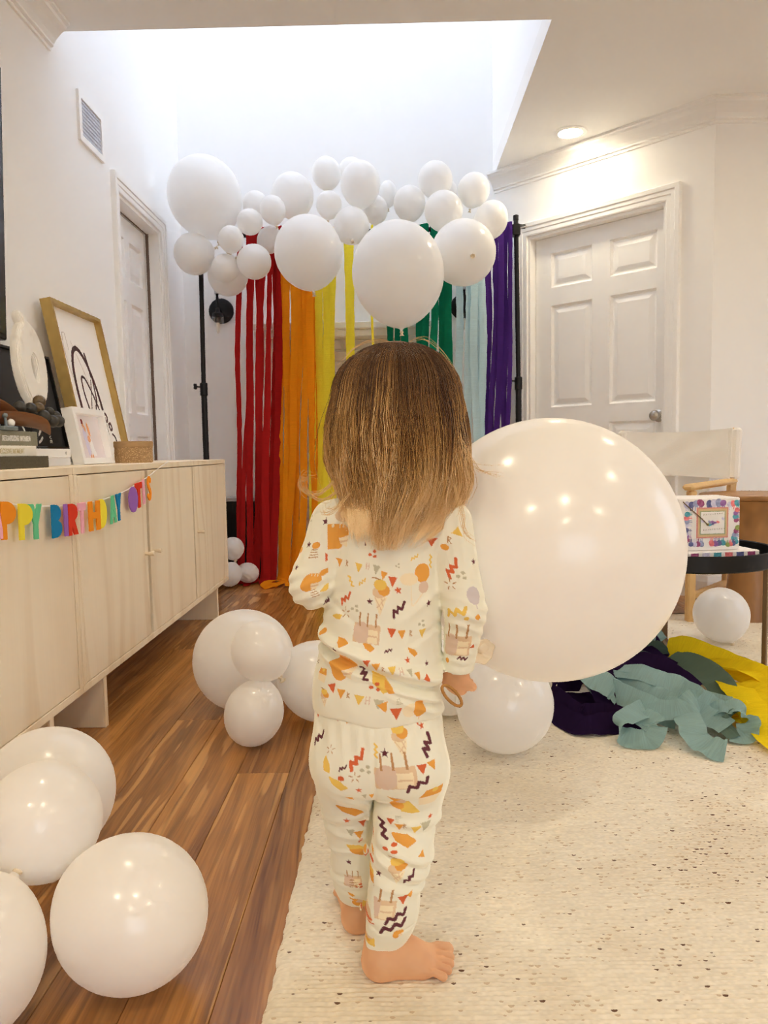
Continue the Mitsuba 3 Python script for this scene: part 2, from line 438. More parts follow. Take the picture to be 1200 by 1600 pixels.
# ------------------------------------------------------------------ doors
def panel_door(n, o, ex, en, width, height, cols, rows, leafmat, set_back, knob, slit=(0.004, 0.002)):
    """Six-panel door. o: lower left corner of the opening on the wall face, ex along the wall, en out of the wall."""
    k = thing(f'door_{n}', None, None)
    labels[k] = {'kind': 'structure'}
    o, ex, en = map(lambda a: np.asarray(a, float), (o, ex, en))
    ez = np.array([0, 0, 1.0])

    def P(m):
        return place(m, o, ex, en, ez)
    g = 0.004
    d0, d1 = -set_back - 0.036, -set_back
    leaf = sbox(slit[0] + 0.012, 0.006, width - g - 0.012, height - 0.012 - slit[1])
    holes = unary_union([sbox(a, c, b, d) for a, b in cols for c, d in rows])
    add('leaf', place(extrude(leaf.difference(holes), d1 - d0, (0, d0, 0), (1, 0, 0), (0, 0, 1), (0, 1, 0)), o, ex, en, ez), leafmat, k)
    for c, d in rows:
        for a, b in cols:
            w, h = b - a, d - c
            s1, s2_, s3 = 0.012, 0.020, 0.046
            z0, z1 = d1 - 0.013, d1 - 0.004
            loops = [(0, d1 - 0.0008), (s1, z0), (s2_, z0), (s3, z1)]
            v, f = [], []
            for s, dep in loops:
                v += [(a + s, dep, c + s), (b - s, dep, c + s), (b - s, dep, d - s), (a + s, dep, d - s)]
            for i in range(len(loops) - 1):
                for j in range(4):
                    p, q = i * 4 + j, i * 4 + (j + 1) % 4
                    f += [(p, q, q + 4), (p, q + 4, p + 4)]
            e = (len(loops) - 1) * 4
            f += [(e, e + 1, e + 2), (e, e + 2, e + 3)]
            v += [(a, d0, c), (b, d0, c), (b, d0, d), (a, d0, d)]
            e += 4
            f += [(e, e + 2, e + 1), (e, e + 3, e + 2)]
            for j in range(4):
                p, q = j, (j + 1) % 4
                f += [(p, e + p, e + q), (p, e + q, q)]
            add('panel', P((np.array(v, float), np.array(f))), leafmat, k)
    # jamb and stop
    add('jamb', [P(bx(-0.001, 0.012, -TH, 0.0, 0, height)), P(bx(width - 0.012, width + 0.001, -TH, 0, 0, height)), P(bx(0.012, width - 0.012, -TH, 0, height - 0.012, height + 0.001))], 'paint_trim', k)
    add('stop', P(bx(0.012, width - 0.012, d0 - 0.03, d0 - 0.006, 0.0, height - 0.012)), 'paint_trim', k)
    if n == 1:      # brown weather strip on the jamb against the leaf
        add('weatherstrip', [P(bx(0.012, 0.0145, d1 + 0.001, d1 + 0.017, 0.0, height - 0.012)), P(bx(0.012, width - 0.012, d1 + 0.001, d1 + 0.008, height - 0.0145, height - 0.012))], 'brown_strip', k)
    # casing: stepped colonial profile, mitred at the corners
    prof = [(0, 0), (0.012, 0.0), (0.014, 0.006), (0.030, 0.008), (0.034, 0.014), (0.052, 0.015), (0.056, 0.020), (0.072, 0.021), (0.076, 0.017), (0.078, 0.0)]
    prof = [(0.0, 0.0), (0.0, 0.012), (0.006, 0.014), (0.026, 0.014), (0.029, 0.018), (0.048, 0.019), (0.052, 0.024), (0.073, 0.025), (0.077, 0.021), (0.078, 0.0)]
    r = 0.004
    pts = [(-r, 0.0), (-r, height + r), (width + r, height + r), (width + r, 0.0)]
    out = [(-1, 0), (-1, 1), (1, 1), (1, 0)]
    for i in range(3):
        v = []
        for q in (i, i + 1):
            for w, t in prof:
                v.append((pts[q][0] + out[q][0] * w, t, pts[q][1] + out[q][1] * w))
        m, f = len(prof), []
        for j in range(m):
            l = (j + 1) % m
            f += [(j, l, m + l), (j, m + l, m + j)]
        tm = trimesh.Trimesh(np.array(v), np.array(f), process=False)
        vv, ff = P((tm.vertices, tm.faces))
        if i == 1 or True:
            c = vv.mean(0)
            fn = np.cross(vv[ff[:, 1]] - vv[ff[:, 0]], vv[ff[:, 2]] - vv[ff[:, 0]])
            if ((vv[ff].mean(1) - c) * fn).sum() < 0:
                ff = ff[:, ::-1]
        add('casing', (vv, ff), 'paint_trim', k)
    kx, kz, style = knob
    c = o + ex * kx + ez * kz + en * d1
    if style == 'knob':
        add('knob', lathe([(1e-5, 0), (0.033, 0), (0.033, 0.005), (0.028, 0.009), (0.012, 0.013), (0.011, 0.03), (0.018, 0.036), (0.027, 0.046), (0.0285, 0.054), (0.025, 0.064), (0.015, 0.069), (1e-5, 0.070)], 28, c, en), 'brass_knob', k, smooth=40)
    else:
        add('handle', [lathe([(1e-5, 0), (0.026, 0), (0.026, 0.006), (0.01, 0.008), (0.01, 0.045), (1e-5, 0.045)], 24, c, en),
                       tube([c + en * 0.042 + ex * t - ez * (0.01 * (t / 0.1) ** 2) for t in np.linspace(-0.01, 0.105, 9)], [0.009] * 7 + [0.008, 0.006], 10)], 'steel', k, smooth=40)
    return k


wd = DS1 - DS0
panel_door(2, dg(DS0), DX, DN, wd, DH, [(0.122, 0.392), (wd - 0.345, wd - 0.072)], [(0.24, 0.92), (1.02, 1.615), (1.718, 1.917)], 'paint_door', 0.055, (wd - 0.052, 0.94, 'knob'))
# left door, seen edge-on: runs along +y in the left wall (its left side is the far one)
panel_door(1, (XL, 4.36, 0), (0, -1, 0), (1, 0, 0), 0.65, 2.03, [(0.09, 0.29), (0.36, 0.56)], [(0.24, 0.88), (1.0, 1.58), (1.70, 1.90)], 'paint_door', 0.075, (0.55, 0.93, 'handle'), (0.034, 0.012))

# ------------------------------------------------------------------ recessed lamps
def downlight(x, y, label=None, power=1.0):
    k = thing('recessed_lamp', label or 'round white recessed lamp in the ceiling outside the picture', 'ceiling lamp')
    add('trim_ring', lathe([(0.060, -0.001), (0.064, -0.006), (0.086, -0.004), (0.088, 0.0), (0.062, 0.004), (0.060, -0.001)], 40, (x, y, CEIL), (0, 0, 1)), 'paint_trim', k, smooth=30)
    v, f = lathe([(1e-5, 0), (0.060, 0)], 32, (x, y, CEIL - 0.0015), (0, 0, -1))
    n = np.cross(v[f[:, 1]] - v[f[:, 0]], v[f[:, 2]] - v[f[:, 0]]).sum(0)
    if n[2] > 0:
        f = f[:, ::-1]
    kk = add('bulb', (v, f), 'paint_trim', k)
    scene[kk]['emitter'] = {'type': 'area', 'radiance': rgb(*[c * LAMP_POWER * power for c in LAMP])}


downlight(0.965, 4.155, 'round white recessed lamp glowing in the ceiling above the right door', 0.42)
for q in ((1.75, 0.9, 'right of the camera, above the rug'), (-0.75, -0.7, 'over the wood floor left behind the camera'), (0.45, -0.5, 'straight above and behind the camera'), (1.9, -1.0, 'near the right wall behind the camera'), (0.5, -1.9, 'nearest the big rear window'), (-0.55, 1.45, 'over the wood floor in front of the sideboards'), (1.7, 2.75, 'over the tray table with the gifts')):
    downlight(q[0], q[1], power=0.55 if q[1] > 0 else 1.0, label=f'recessed ceiling lamp outside the picture, {q[2]}')

# ------------------------------------------------------------------ back wall: fireplace, low shelf, sconces, vent, television
fp = thing('fireplace', 'cream mantelpiece with whitewashed brick behind the crepe paper streamers on the back wall', 'fireplace')
add('mantel_shelf', [bx(-0.86, 0.26, 4.60, YB, 1.515, 1.555, 0.004), bx(-0.83, 0.23, 4.64, YB, 1.475, 1.515, 0.004)], 'paint_trim', fp)
add('side_pier', bx(-0.80, -0.70, 4.70, YB, 0, 1.475, 0.004), 'paint_trim', fp)
add('side_pier', bx(0.10, 0.20, 4.70, YB, 0, 1.475, 0.004), 'paint_trim', fp)
add('mortar_bed', bx(-0.70, 0.10, 4.775, YB, 0.0, 1.475), 'mortar', fp)
for r in range(21):
    z = 0.012 + r * 0.070
    for q in range(5):
        x0 = -0.70 + (q - (0.5 if r % 2 else 0)) * 0.2
        x1 = x0 + 0.19
        x0, x1 = max(x0, -0.70), min(x1, 0.10)
        if x1 - x0 > 0.03:
            add('brick', bx(x0, x1, 4.760 + rng.uniform(0, 0.006), 4.80, z, z + 0.060, 0.004), 'brick_white', fp)
ls = thing('low_shelf', 'low black shelf with a grey top standing against the back wall by the red streamers', 'shelf')
add('top', bx(-1.285, -0.83, 4.64, 4.815, 0.483, 0.505, 0.003), 'stone_grey', ls)
add('rail', bx(-1.285, -0.83, 4.645, 4.815, 0.415, 0.483), 'black_metal', ls)
add('back_panel', bx(-1.285, -0.83, 4.80, 4.815, 0.0, 0.415), 'black_metal', ls)
add('side_panel', bx(-1.285, -1.265, 4.645, 4.80, 0, 0.415), 'black_metal', ls)
add('side_panel', bx(-0.85, -0.83, 4.645, 4.80, 0, 0.415), 'black_metal', ls)
add('floor_panel', bx(-1.265, -0.85, 4.645, 4.80, 0.0, 0.14), 'black_metal', ls)

scene['clear_glass'] = {'type': 'thindielectric', 'int_ior': 1.5}
mat('filament', (0.75, 0.55, 0.25), 0.4)
mat('bulb_glass', (0.86, 0.83, 0.74), 0.1)


def sconce(x, z, label):
    k = thing('wall_sconce', label, 'wall lamp', 'black wall sconces either side of the streamers')
    y = YB
    add('backplate', lathe([(1e-5, 0), (0.078, 0), (0.078, 0.012), (0.072, 0.018), (0.045, 0.021), (0.03, 0.028), (1e-5, 0.03)], 40, (x, y, z), (0, -1, 0)), 'black_metal', k, smooth=40)
    add('arm', [tube(spline([(x, y - 0.02, z - 0.01), (x, y - 0.06, z + 0.0), (x, y - 0.10, z + 0.03), (x, y - 0.11, z + 0.05)], 16), 0.008, 10),
                cyl((x, y - 0.11, z + 0.115), (x, y - 0.11, z - 0.04), 0.008, 12)], 'black_metal', k, smooth=40)
    add('cap', [cyl((x, y - 0.11, z + 0.085), (x, y - 0.11, z + 0.118), 0.019, 20, b=0.002)], 'steel', k, smooth=40)
    add('socket', [lathe([(1e-5, 0.055), (0.012, 0.055), (0.016, 0.03), (0.033, 0.022), (0.035, 0.0), (0.022, -0.003), (0.02, -0.03), (1e-5, -0.03)], 24, (x, y - 0.11, z - 0.055))], 'black_metal', k, smooth=40)
    sh = add('glass_shade', lathe([(0.035, 0.0), (0.036, -0.07), (0.037, -0.16)], 32, (x, y - 0.11, z - 0.057)), 'clear_glass', k, smooth=True)
    add('bulb', lathe([(1e-5, 0), (0.010, -0.005), (0.011, -0.03), (0.010, -0.055), (0.005, -0.068), (1e-5, -0.07)], 16, (x, y - 0.11, z - 0.085)), 'bulb_glass', k, smooth=40)


sconce(-1.065, 1.672, 'black wall sconce with round backplate and glass shade beside the left pole of the backdrop')
sconce(0.452, 1.668, 'black wall sconce half hidden between the light blue streamers')

mat('vent_mesh', lambda p, n, uv: mix((0.60, 0.63, 0.70), (0.50, 0.53, 0.60), smoothstep(0.4, 0.6, noise(p.y * 900, p.z * 900))), 0.6)
vn = thing('wall_vent', 'white framed grey-blue vent grille high on the left wall', 'vent')
vy0, vy1, vz0, vz1 = 3.27, 3.54, 2.105, 2.31
fr = sbox(vy0, vz0, vy1, vz1).difference(sbox(vy0 + 0.026, vz0 + 0.026, vy1 - 0.026, vz1 - 0.026))
add('frame', extrude(fr, 0.012, (XL, 0, 0), (0, 1, 0), (0, 0, 1), (1, 0, 0)), 'paint_trim', vn)
add('grille', bx(XL, XL + 0.004, vy0 + 0.026, vy1 - 0.026, vz0 + 0.026, vz1 - 0.026), 'vent_mesh', vn)
for i in range(9):
    z = vz0 + 0.034 + i * 0.0165
    add('slat', bx(XL + 0.004, XL + 0.0075, vy0 + 0.027, vy1 - 0.027, z, z + 0.006), 'vent_mesh', vn)

tv = thing('television', 'slightly tilted black screen on the left wall, cut by the left edge', 'television')
tilt = math.radians(4.0)
tey, tez = np.array([0, math.cos(tilt), -math.sin(tilt)]), np.array([0, math.sin(tilt), math.cos(tilt)])
add('case', place(bx(0.003, 0.05, -1.1, 0, 0, 0.885, 0.004), (XL, 2.482, 1.158), (1, 0, 0), tey, tez), 'black_metal', tv)
add('screen', place(bx(0.05, 0.0515, -1.088, -0.012, 0.018, 0.873), (XL, 2.482, 1.158), (1, 0, 0), tey, tez), 'screen_glass', tv)

# ------------------------------------------------------------------ sideboards
FX, BXX = -0.83, -1.283           # front and back
SZ0, SZ1 = 0.152, 0.752


def sideboard(y0, y1, doors, legs, label, hid=0.0):
    k = thing('sideboard', label, 'sideboard', None)
    t = 0.020
    add('top', bx(BXX, FX, y0, y1, SZ1 - t, SZ1, 0.0015), 'ash_wood', k)
    add('bottom', bx(BXX, FX, y0, y1, SZ0, SZ0 + t, 0.0015), 'ash_wood', k)
    add('side_panel', bx(BXX, FX, y0, y0 + t, SZ0 + t, SZ1 - t, 0.0015), 'ash_wood', k)
    add('side_panel', bx(BXX, FX, y1 - t, y1, SZ0 + t, SZ1 - t, 0.0015), 'ash_wood', k)
    add('back_panel', bx(BXX, BXX + 0.01, y0 + t, y1 - t, SZ0 + t, SZ1 - t), 'ash_wood', k)
    add('carcass', bx(BXX + 0.01, FX - 0.07, y0 + t, y1 - t, SZ0 + t, SZ1 - t), 'ash_wood', k)
    for a, b, pull in doors:
        d = add('door', bx(FX - 0.022, FX - 0.001, a + 0.004, b - 0.004, SZ0 + t + 0.002, SZ1 - t - 0.003, 0.0012), 'ash_wood', k)
        if pull is not None:
            add('knob', lathe([(1e-5, -0.001), (0.0058, -0.001), (0.0058, 0.014), (0.0078, 0.024), (0.0085, 0.029), (0.0075, 0.031), (1e-5, 0.031)], 20, (FX - 0.001, pull, 0.452), (1, 0, 0)), 'ash_edge', d, smooth=40)
    for y in legs:
        add('leg', bx(BXX + 0.02, FX - 0.012, y, y + 0.022, 0.0, SZ0, 0.0015), 'ash_wood', k)
        add('leg_edge', bx(FX - 0.012, FX - 0.008, y, y + 0.022, 0.0, SZ0, 0.001), 'ash_wood', k)
    return k


sideboard(1.952, 3.722, [(1.972, 2.522, 2.488), (2.542, 3.112, 2.565), (3.122, 3.702, 3.166)], (2.105, 3.50), 'pale ash wood sideboard on the left, the farther one, whole with three doors')
USED['sideboard'] = 0
sideboard(0.16, 1.948, [(0.18, 0.76, 0.73), (0.77, 1.345, 0.80), (1.355, 1.928, None)], (0.36, 1.765), 'pale ash wood sideboard nearest the camera, cut by the left edge of the picture')

# ------------------------------------------------------------------ things on the sideboards
TZ = SZ1
mat('gold_frame', lambda p, n, uv: mix((0.56, 0.39, 0.13), (0.44, 0.29, 0.09), noise(p.y * 40, p.z * 40, p.x * 40)), 0.38, metallic=0.55)
mat('art_paper', (0.86, 0.83, 0.79), 0.6)
mat('ink_maroon', lambda p, n, uv: mix((0.075, 0.018, 0.022), (0.03, 0.02, 0.02), noise(p.z * 60, p.y * 60)), 0.6)
mat('ink_pale', (0.62, 0.55, 0.50), 0.6)
mat('white_frame', (0.86, 0.855, 0.84), 0.4)
mat('photo_sky', lambda p, n, uv: mix((0.76, 0.68, 0.70), (0.82, 0.76, 0.79), smoothstep(0.85, 0.90, p.z + 0.01 * noise(p.y * 60, p.z * 60))), 0.3)
mat('photo_skin', (0.72, 0.36, 0.20), 0.5)
mat('photo_hair', (0.22, 0.03, 0.03), 0.5)
mat('photo_orange', (0.80, 0.38, 0.18), 0.5)
mat('photo_shirt', (0.62, 0.58, 0.74), 0.5)
mat('photo_white', (0.86, 0.84, 0.84), 0.5)
mat('black_paper', (0.012, 0.011, 0.011), 0.6)
mat('print_white', (0.82, 0.80, 0.76), 0.6)
mat('cork', lambda p, n, uv: mix(mix((0.44, 0.27, 0.12), (0.30, 0.165, 0.065), fbm(p.x * 60, p.y * 60, p.z * 60, 3)), (0.66, 0.47, 0.27), smoothstep(0.62, 0.72, noise(p.x * 420, p.y * 420, p.z * 420))), 0.85,
    bump=lambda p, n, uv: noise(p.x * 300, p.y * 300, p.z * 300) * 0.0008)
mat('cork_lid', lambda p, n, uv: mix((0.46, 0.29, 0.14), (0.33, 0.19, 0.08), fbm(p.x * 50, p.y * 50, p.z * 160, 3)), 0.8)


def leaning(o, lean, ey=(0, 1, 0)):
    """Frame axes of a board leaning back on the wall: width along +y, height up and back, normal into the room."""
    up = unit((-lean, 0, 1.0))
    ey = np.asarray(ey, float)
    return np.asarray(o, float), ey, up, np.cross(ey, up)


def strokes(curves, w):
    return unary_union([LineString(spline(c, 40)).buffer(k if isinstance(k, float) else w) for c, k in curves])


# tall gold frame with brush drawing
w, h = 0.475, 0.615
o, ey, up, nn = leaning((-1.125, 2.785, TZ + 0.003), 0.115 / 0.615)
k = thing('tall_picture', 'tall gold framed brush drawing leaning on the wall above the sideboard', 'picture')
b = 0.014
frm = sbox(0, 0, w, h).difference(sbox(b, b, w - b, h - b))
add('frame', extrude(frm, 0.040, o - nn * 0.04, ey, up, nn), 'gold_frame', k)
add('backing', extrude(sbox(b, b, w - b, h - b), 0.012, o - nn * 0.040, ey, up, nn), 'backing_board', k)
add('paper', extrude(sbox(b, b, w - b, h - b), 0.002, o - nn * 0.028, ey, up, nn), 'art_paper', k)


def fx(pts):
    return [(x * w, y * h) for x, y in pts]


inkA = strokes([(fx([(0.30, 0.16), (0.26, 0.36), (0.26, 0.56), (0.32, 0.70), (0.43, 0.745), (0.55, 0.68), (0.64, 0.55), (0.69, 0.40), (0.70, 0.20)]), 0.0095),
                (fx([(0.25, 0.38), (0.26, 0.52), (0.29, 0.66)]), 0.005),
                (fx([(0.52, 0.20), (0.44, 0.30), (0.38, 0.45), (0.39, 0.55), (0.46, 0.55), (0.55, 0.46), (0.64, 0.33)]), 0.0055),
                (fx([(0.50, 0.22), (0.55, 0.29), (0.56, 0.37), (0.61, 0.42), (0.62, 0.56)]), 0.005),
                (fx([(0.57, 0.72), (0.59, 0.66), (0.60, 0.58)]), 0.007),
                (fx([(0.40, 0.26), (0.48, 0.38), (0.58, 0.55)]), 0.0025),
                (fx([(0.70, 0.315), (0.735, 0.335), (0.76, 0.305), (0.73, 0.28), (0.70, 0.315)]), 0.005),
                (fx([(0.76, 0.26), (0.80, 0.27), (0.82, 0.235), (0.78, 0.225), (0.76, 0.26)]), 0.005),
                (fx([(0.80, 0.195), (0.84, 0.18), (0.86, 0.15)]), 0.005)], 0.004).intersection(sbox(b, b, w - b, h - b))
add('drawing', extrude(inkA, 0.0006, o - nn * 0.026, ey, up, nn), 'ink_maroon', k)
inkB = strokes([(fx([(0.20, 0.82), (0.18, 0.72), (0.20, 0.60), (0.25, 0.52)]), 0.003), (fx([(0.20, 0.82), (0.25, 0.82), (0.26, 0.72)]), 0.002),
                (fx([(0.34, 0.78), (0.46, 0.62), (0.54, 0.50)]), 0.002), (fx([(0.72, 0.34), (0.75, 0.30), (0.80, 0.27)]), 0.0015)], 0.002)
add('faint_lines', extrude(inkB, 0.0004, o - nn * 0.026, ey, up, nn), 'ink_pale', k)

# small white frame with a couple on a beach
w2, h2 = 0.268, 0.187
o, ey, up, nn = leaning((-0.985, 2.405, TZ + 0.002), 0.18)
k = thing('small_picture', 'small white framed photograph of a couple standing before the gold frame', 'picture')
b = 0.020
frm = sbox(0, 0, w2, h2).difference(sbox(b, b, w2 - b, h2 - b))
add('frame', extrude(frm, 0.036, o - nn * 0.036, ey, up, nn), 'white_frame', k)
add('backing', extrude(sbox(b, b, w2 - b, h2 - b), 0.012, o - nn * 0.036, ey, up, nn), 'backing_board', k)
add('print', extrude(sbox(b, b, w2 - b, h2 - b), 0.002, o - nn * 0.024, ey, up, nn), 'photo_sky', k)


def ell(x, y, a, c, rot=0):
    return affinity.rotate(affinity.scale(Point(x, y).buffer(1, 16), a, c), rot)


def printed(name, poly, m, lift):
    add(name, extrude(poly, 0.0003, o - nn * (0.0222 - lift), ey, up, nn), m, k)


printed('printed_shirt', unary_union([ell(0.112, 0.098, 0.016, 0.026, 8), Polygon([(0.10, 0.075), (0.128, 0.075), (0.13, 0.03), (0.112, 0.03)])]), 'photo_shirt', 0.0002)
printed('printed_dress', Polygon([(0.135, 0.10), (0.150, 0.098), (0.175, 0.03), (0.138, 0.03)]), 'photo_white', 0.0002)
printed('printed_skin', unary_union([ell(0.108, 0.136, 0.007, 0.010), ell(0.136, 0.088, 0.012, 0.012), ell(0.125, 0.028, 0.005, 0.008), ell(0.140, 0.027, 0.005, 0.010), ell(0.118, 0.122, 0.006, 0.01)]), 'photo_skin', 0.0005)
printed('printed_hair', ell(0.104, 0.146, 0.008, 0.009), 'photo_hair', 0.0008)
printed('printed_long_hair', ell(0.145, 0.120, 0.008, 0.024, 12), 'photo_orange', 0.0008)

# round cork box
ck = thing('round_box', 'round brown cork box with a lid on the sideboard before the gold frame', 'box')
cc = (-0.95, 2.765, TZ)
add('body', lathe([(1e-5, 0), (0.066, 0), (0.067, 0.002), (0.067, 0.056), (1e-5, 0.056)], 48, cc), 'cork', ck, smooth=40)
add('lid', lathe([(1e-5, 0.0565), (0.0685, 0.0565), (0.069, 0.058), (0.069, 0.076), (0.067, 0.078), (1e-5, 0.078)], 48, cc), 'cork_lid', ck, smooth=40)

# books
mat('cover_sage', lambda p, n, uv: mix((0.235, 0.225, 0.165), (0.20, 0.19, 0.135), noise(p.y * 300, p.z * 300)), 0.7)
mat('cover_cream', (0.80, 0.765, 0.67), 0.6)
mat('cover_olive', lambda p, n, uv: mix((0.085, 0.072, 0.042), (0.065, 0.055, 0.032), noise(p.y * 300, p.z * 300)), 0.7)
mat('cover_white', (0.86, 0.845, 0.82), 0.5)
mat('cover_grey', (0.70, 0.69, 0.69), 0.55)
mat('pages', (0.80, 0.75, 0.64), 0.8)
mat('print_gold', (0.50, 0.42, 0.22), 0.6)
mat('print_grey', (0.35, 0.34, 0.32), 0.6)


def book(label, cover, x1, y0, y1, z0, z1, depth, text=None, textmat=None, th=0.0, ty=0.0, tw=0.1, group=None, extra=None):
    """Lying book, spine facing the room (+x) at x1."""
    k = thing('book', label, 'book', group)
    t, r = 0.003, min(0.004, (z1 - z0) * 0.3)
    add('cover', [bx(x1 - depth, x1, y0, y1, z0, z0 + t, 0.0008), bx(x1 - depth, x1, y0, y1, z1 - t, z1, 0.0008), bx(x1 - t, x1 + 0.0006, y0, y1, z0, z1, 0.0012)], cover, k)
    add('pages', bx(x1 - depth + 0.004, x1 - t, y0 + 0.003, y1 - 0.003, z0 + t, z1 - t), 'pages', k)
    if text:
        m = meshkit.text_mesh(text, th, 0.0006, True)
        m.apply_scale([tw / m.extents[0], 1, 1])
        m = place(m, (x1 + 0.0004, ty, (z0 + z1) / 2 - th / 2), (0, 1, 0), (0, 0, 1), (1, 0, 0))
        add('title', m, textmat, k)
    if extra:
        add('emblem', extra, textmat, k)
    return k


book('dark olive book at the bottom of the left stack on the sideboard', 'cover_olive', -0.905, 1.70, 1.978, TZ, TZ + 0.030, 0.20)
book('cream book with a gold title in the middle of the left stack', 'cover_cream', -0.925, 1.66, 1.955, TZ + 0.030, TZ + 0.056, 0.20, 'DECISIVE MOMENT', 'print_gold', 0.0115, 1.765, 0.124)
book('grey-green book with a white title topping the left stack', 'cover_sage', -0.935, 1.66, 1.985, TZ + 0.056, TZ + 0.093, 0.20, 'REGARDING WOMEN', 'print_white', 0.0125, 1.804, 0.140)
book('thick pale grey book under the white one, below the black poster', 'cover_grey', -1.0, 2.02, 2.335, TZ, TZ + 0.024, 0.20)
book('white book with a tiny mark on its spine, below the black poster', 'cover_white', -0.998, 2.02, 2.335, TZ + 0.024, TZ + 0.051, 0.20, None, 'print_grey', extra=bx(-0.9974, -0.9966, 2.295, 2.303, TZ + 0.033, TZ + 0.042))
kk = thing('white_tray', 'thin white tray with two dark slots between the white books and the small frame', 'tray')
add('base', bx(-1.2, -1.03, 2.345, 2.60, TZ, TZ + 0.010, 0.001), 'cover_white', kk)
add('upper_sheet', bx(-1.2, -1.035, 2.35, 2.60, TZ + 0.013, TZ + 0.022, 0.001), 'cover_white', kk)
add('spacer', bx(-1.19, -1.05, 2.36, 2.59, TZ + 0.010, TZ + 0.013), 'cover_white', kk)

# black poster with a white agave and lettering, black framed board behind it
kb = thing('black_board', 'black board leaning on the wall behind the marble ring', 'board')
o, ey, up, nn = leaning((-1.255, 1.93, TZ + 0.002), 0.05)
add('panel', extrude(sbox(0, 0, 0.42, 0.335), 0.016, o - nn * 0.008, ey, up, nn), 'black_paper', kb)
kp = thing('black_poster', 'black framed print of a white agave leaning between marble ring and gold frame', 'picture')
o, ey, up, nn = leaning((-1.135, 2.247, TZ + 0.053), 0.18)
pw, ph = 0.405, 0.325
frm = sbox(0, 0, pw, ph).difference(sbox(0.008, 0.008, pw - 0.008, ph - 0.008))
add('frame', extrude(frm, 0.018, o - nn * 0.018, ey, up, nn), 'black_metal', kp)
add('print', extrude(sbox(0.008, 0.008, pw - 0.008, ph - 0.008), 0.004, o - nn * 0.014, ey, up, nn), 'black_paper', kp)
leafs = []
r2 = np.random.default_rng(3)
for i in range(54):
    a = math.radians(-110 + i * 4.6 + r2.uniform(-2, 2))
    L = 0.115 * r2.uniform(0.8, 1.15)
    c = np.array([0.205, 0.165])
    d = np.array([math.sin(a) * 0.85, math.cos(a)])
    nrm = np.array([d[1], -d[0]])
    leafs.append(Polygon([c - nrm * 0.008, c + d * L * 0.5 - nrm * 0.005, c + d * L, c + d * L * 0.5 + nrm * 0.005, c + nrm * 0.008]))
agave = unary_union(leafs).intersection(sbox(0.168, 0.012, pw - 0.012, ph - 0.012))
add('printed_agave', extrude(agave, 0.0006, o - nn * 0.010, ey, up, nn), 'print_white', kp)
vl = unary_union([LineString(spline(c, 20)).buffer(0.0042) for c in ([(0.10, 0.11), (0.13, 0.05), (0.17, 0.018)], [(0.17, 0.018), (0.20, 0.06), (0.22, 0.11)], [(0.19, 0.045), (0.215, 0.05), (0.235, 0.065)], [(0.205, 0.07), (0.225, 0.078), (0.24, 0.09)], [(0.18, 0.025), (0.21, 0.025), (0.235, 0.04)])])
add('printed_letters', extrude(vl.intersection(sbox(0.01, 0.01, pw, ph)), 0.0006, o - nn * 0.010, ey, up, nn), 'print_white', kp)
m = meshkit.text_mesh('ABOVE', 0.016, 0.0006, False)
add('printed_word', place(m, o - nn * 0.010 + ey * 0.285 + up * 0.095, -up, ey, nn), 'print_white', kp)

# white marble ring
mat('marble', lambda p, n, uv: mix((0.82, 0.80, 0.76), (0.60, 0.57, 0.53), smoothstep(0.55, 0.75, fbm(p.y * 18 + 2 * fbm(p.x * 10, p.y * 10, p.z * 10, 3), p.z * 14, 1.0, 4)) * 0.6), 0.25)
km = thing('marble_ring', 'white marble ring with a nub on top leaning behind the dark beads', 'sculpture')
ring = ell(0, 0, 0.086, 0.131).difference(ell(0.006, -0.008, 0.015, 0.036, 4))
ring = ring.difference(Polygon([(-0.062, -0.16), (-0.040, -0.10), (-0.028, -0.16)])).buffer(0.006).buffer(-0.006)
ring = unary_union([ring, ell(-0.026, 0.136, 0.015, 0.022, 20)])
o, ey, up, nn = leaning((-1.075, 2.255, 1.050), 0.10)
ms = []
for s, dp in ((0.0, 0.030), (-0.003, 0.0), (-0.007, 0.0)):
    pass
layers = [(-0.010, 0.0, 0.004), (-0.005, 0.004, 0.003), (-0.0015, 0.007, 0.003), (0.0, 0.010, 0.012), (-0.0015, 0.022, 0.003), (-0.005, 0.025, 0.003), (-0.010, 0.028, 0.004)]
add('body', [extrude(ring.buffer(s, 8), d, o + nn * (z - 0.015), ey, up, nn) for s, z, d in layers], 'marble', km)
add('stand', [bx(-1.10, -1.055, 2.20, 2.31, TZ + 0.051, TZ + 0.060, 0.002), bx(-1.088, -1.066, 2.235, 2.275, TZ + 0.058, 0.925, 0.002)], 'black_metal', km)

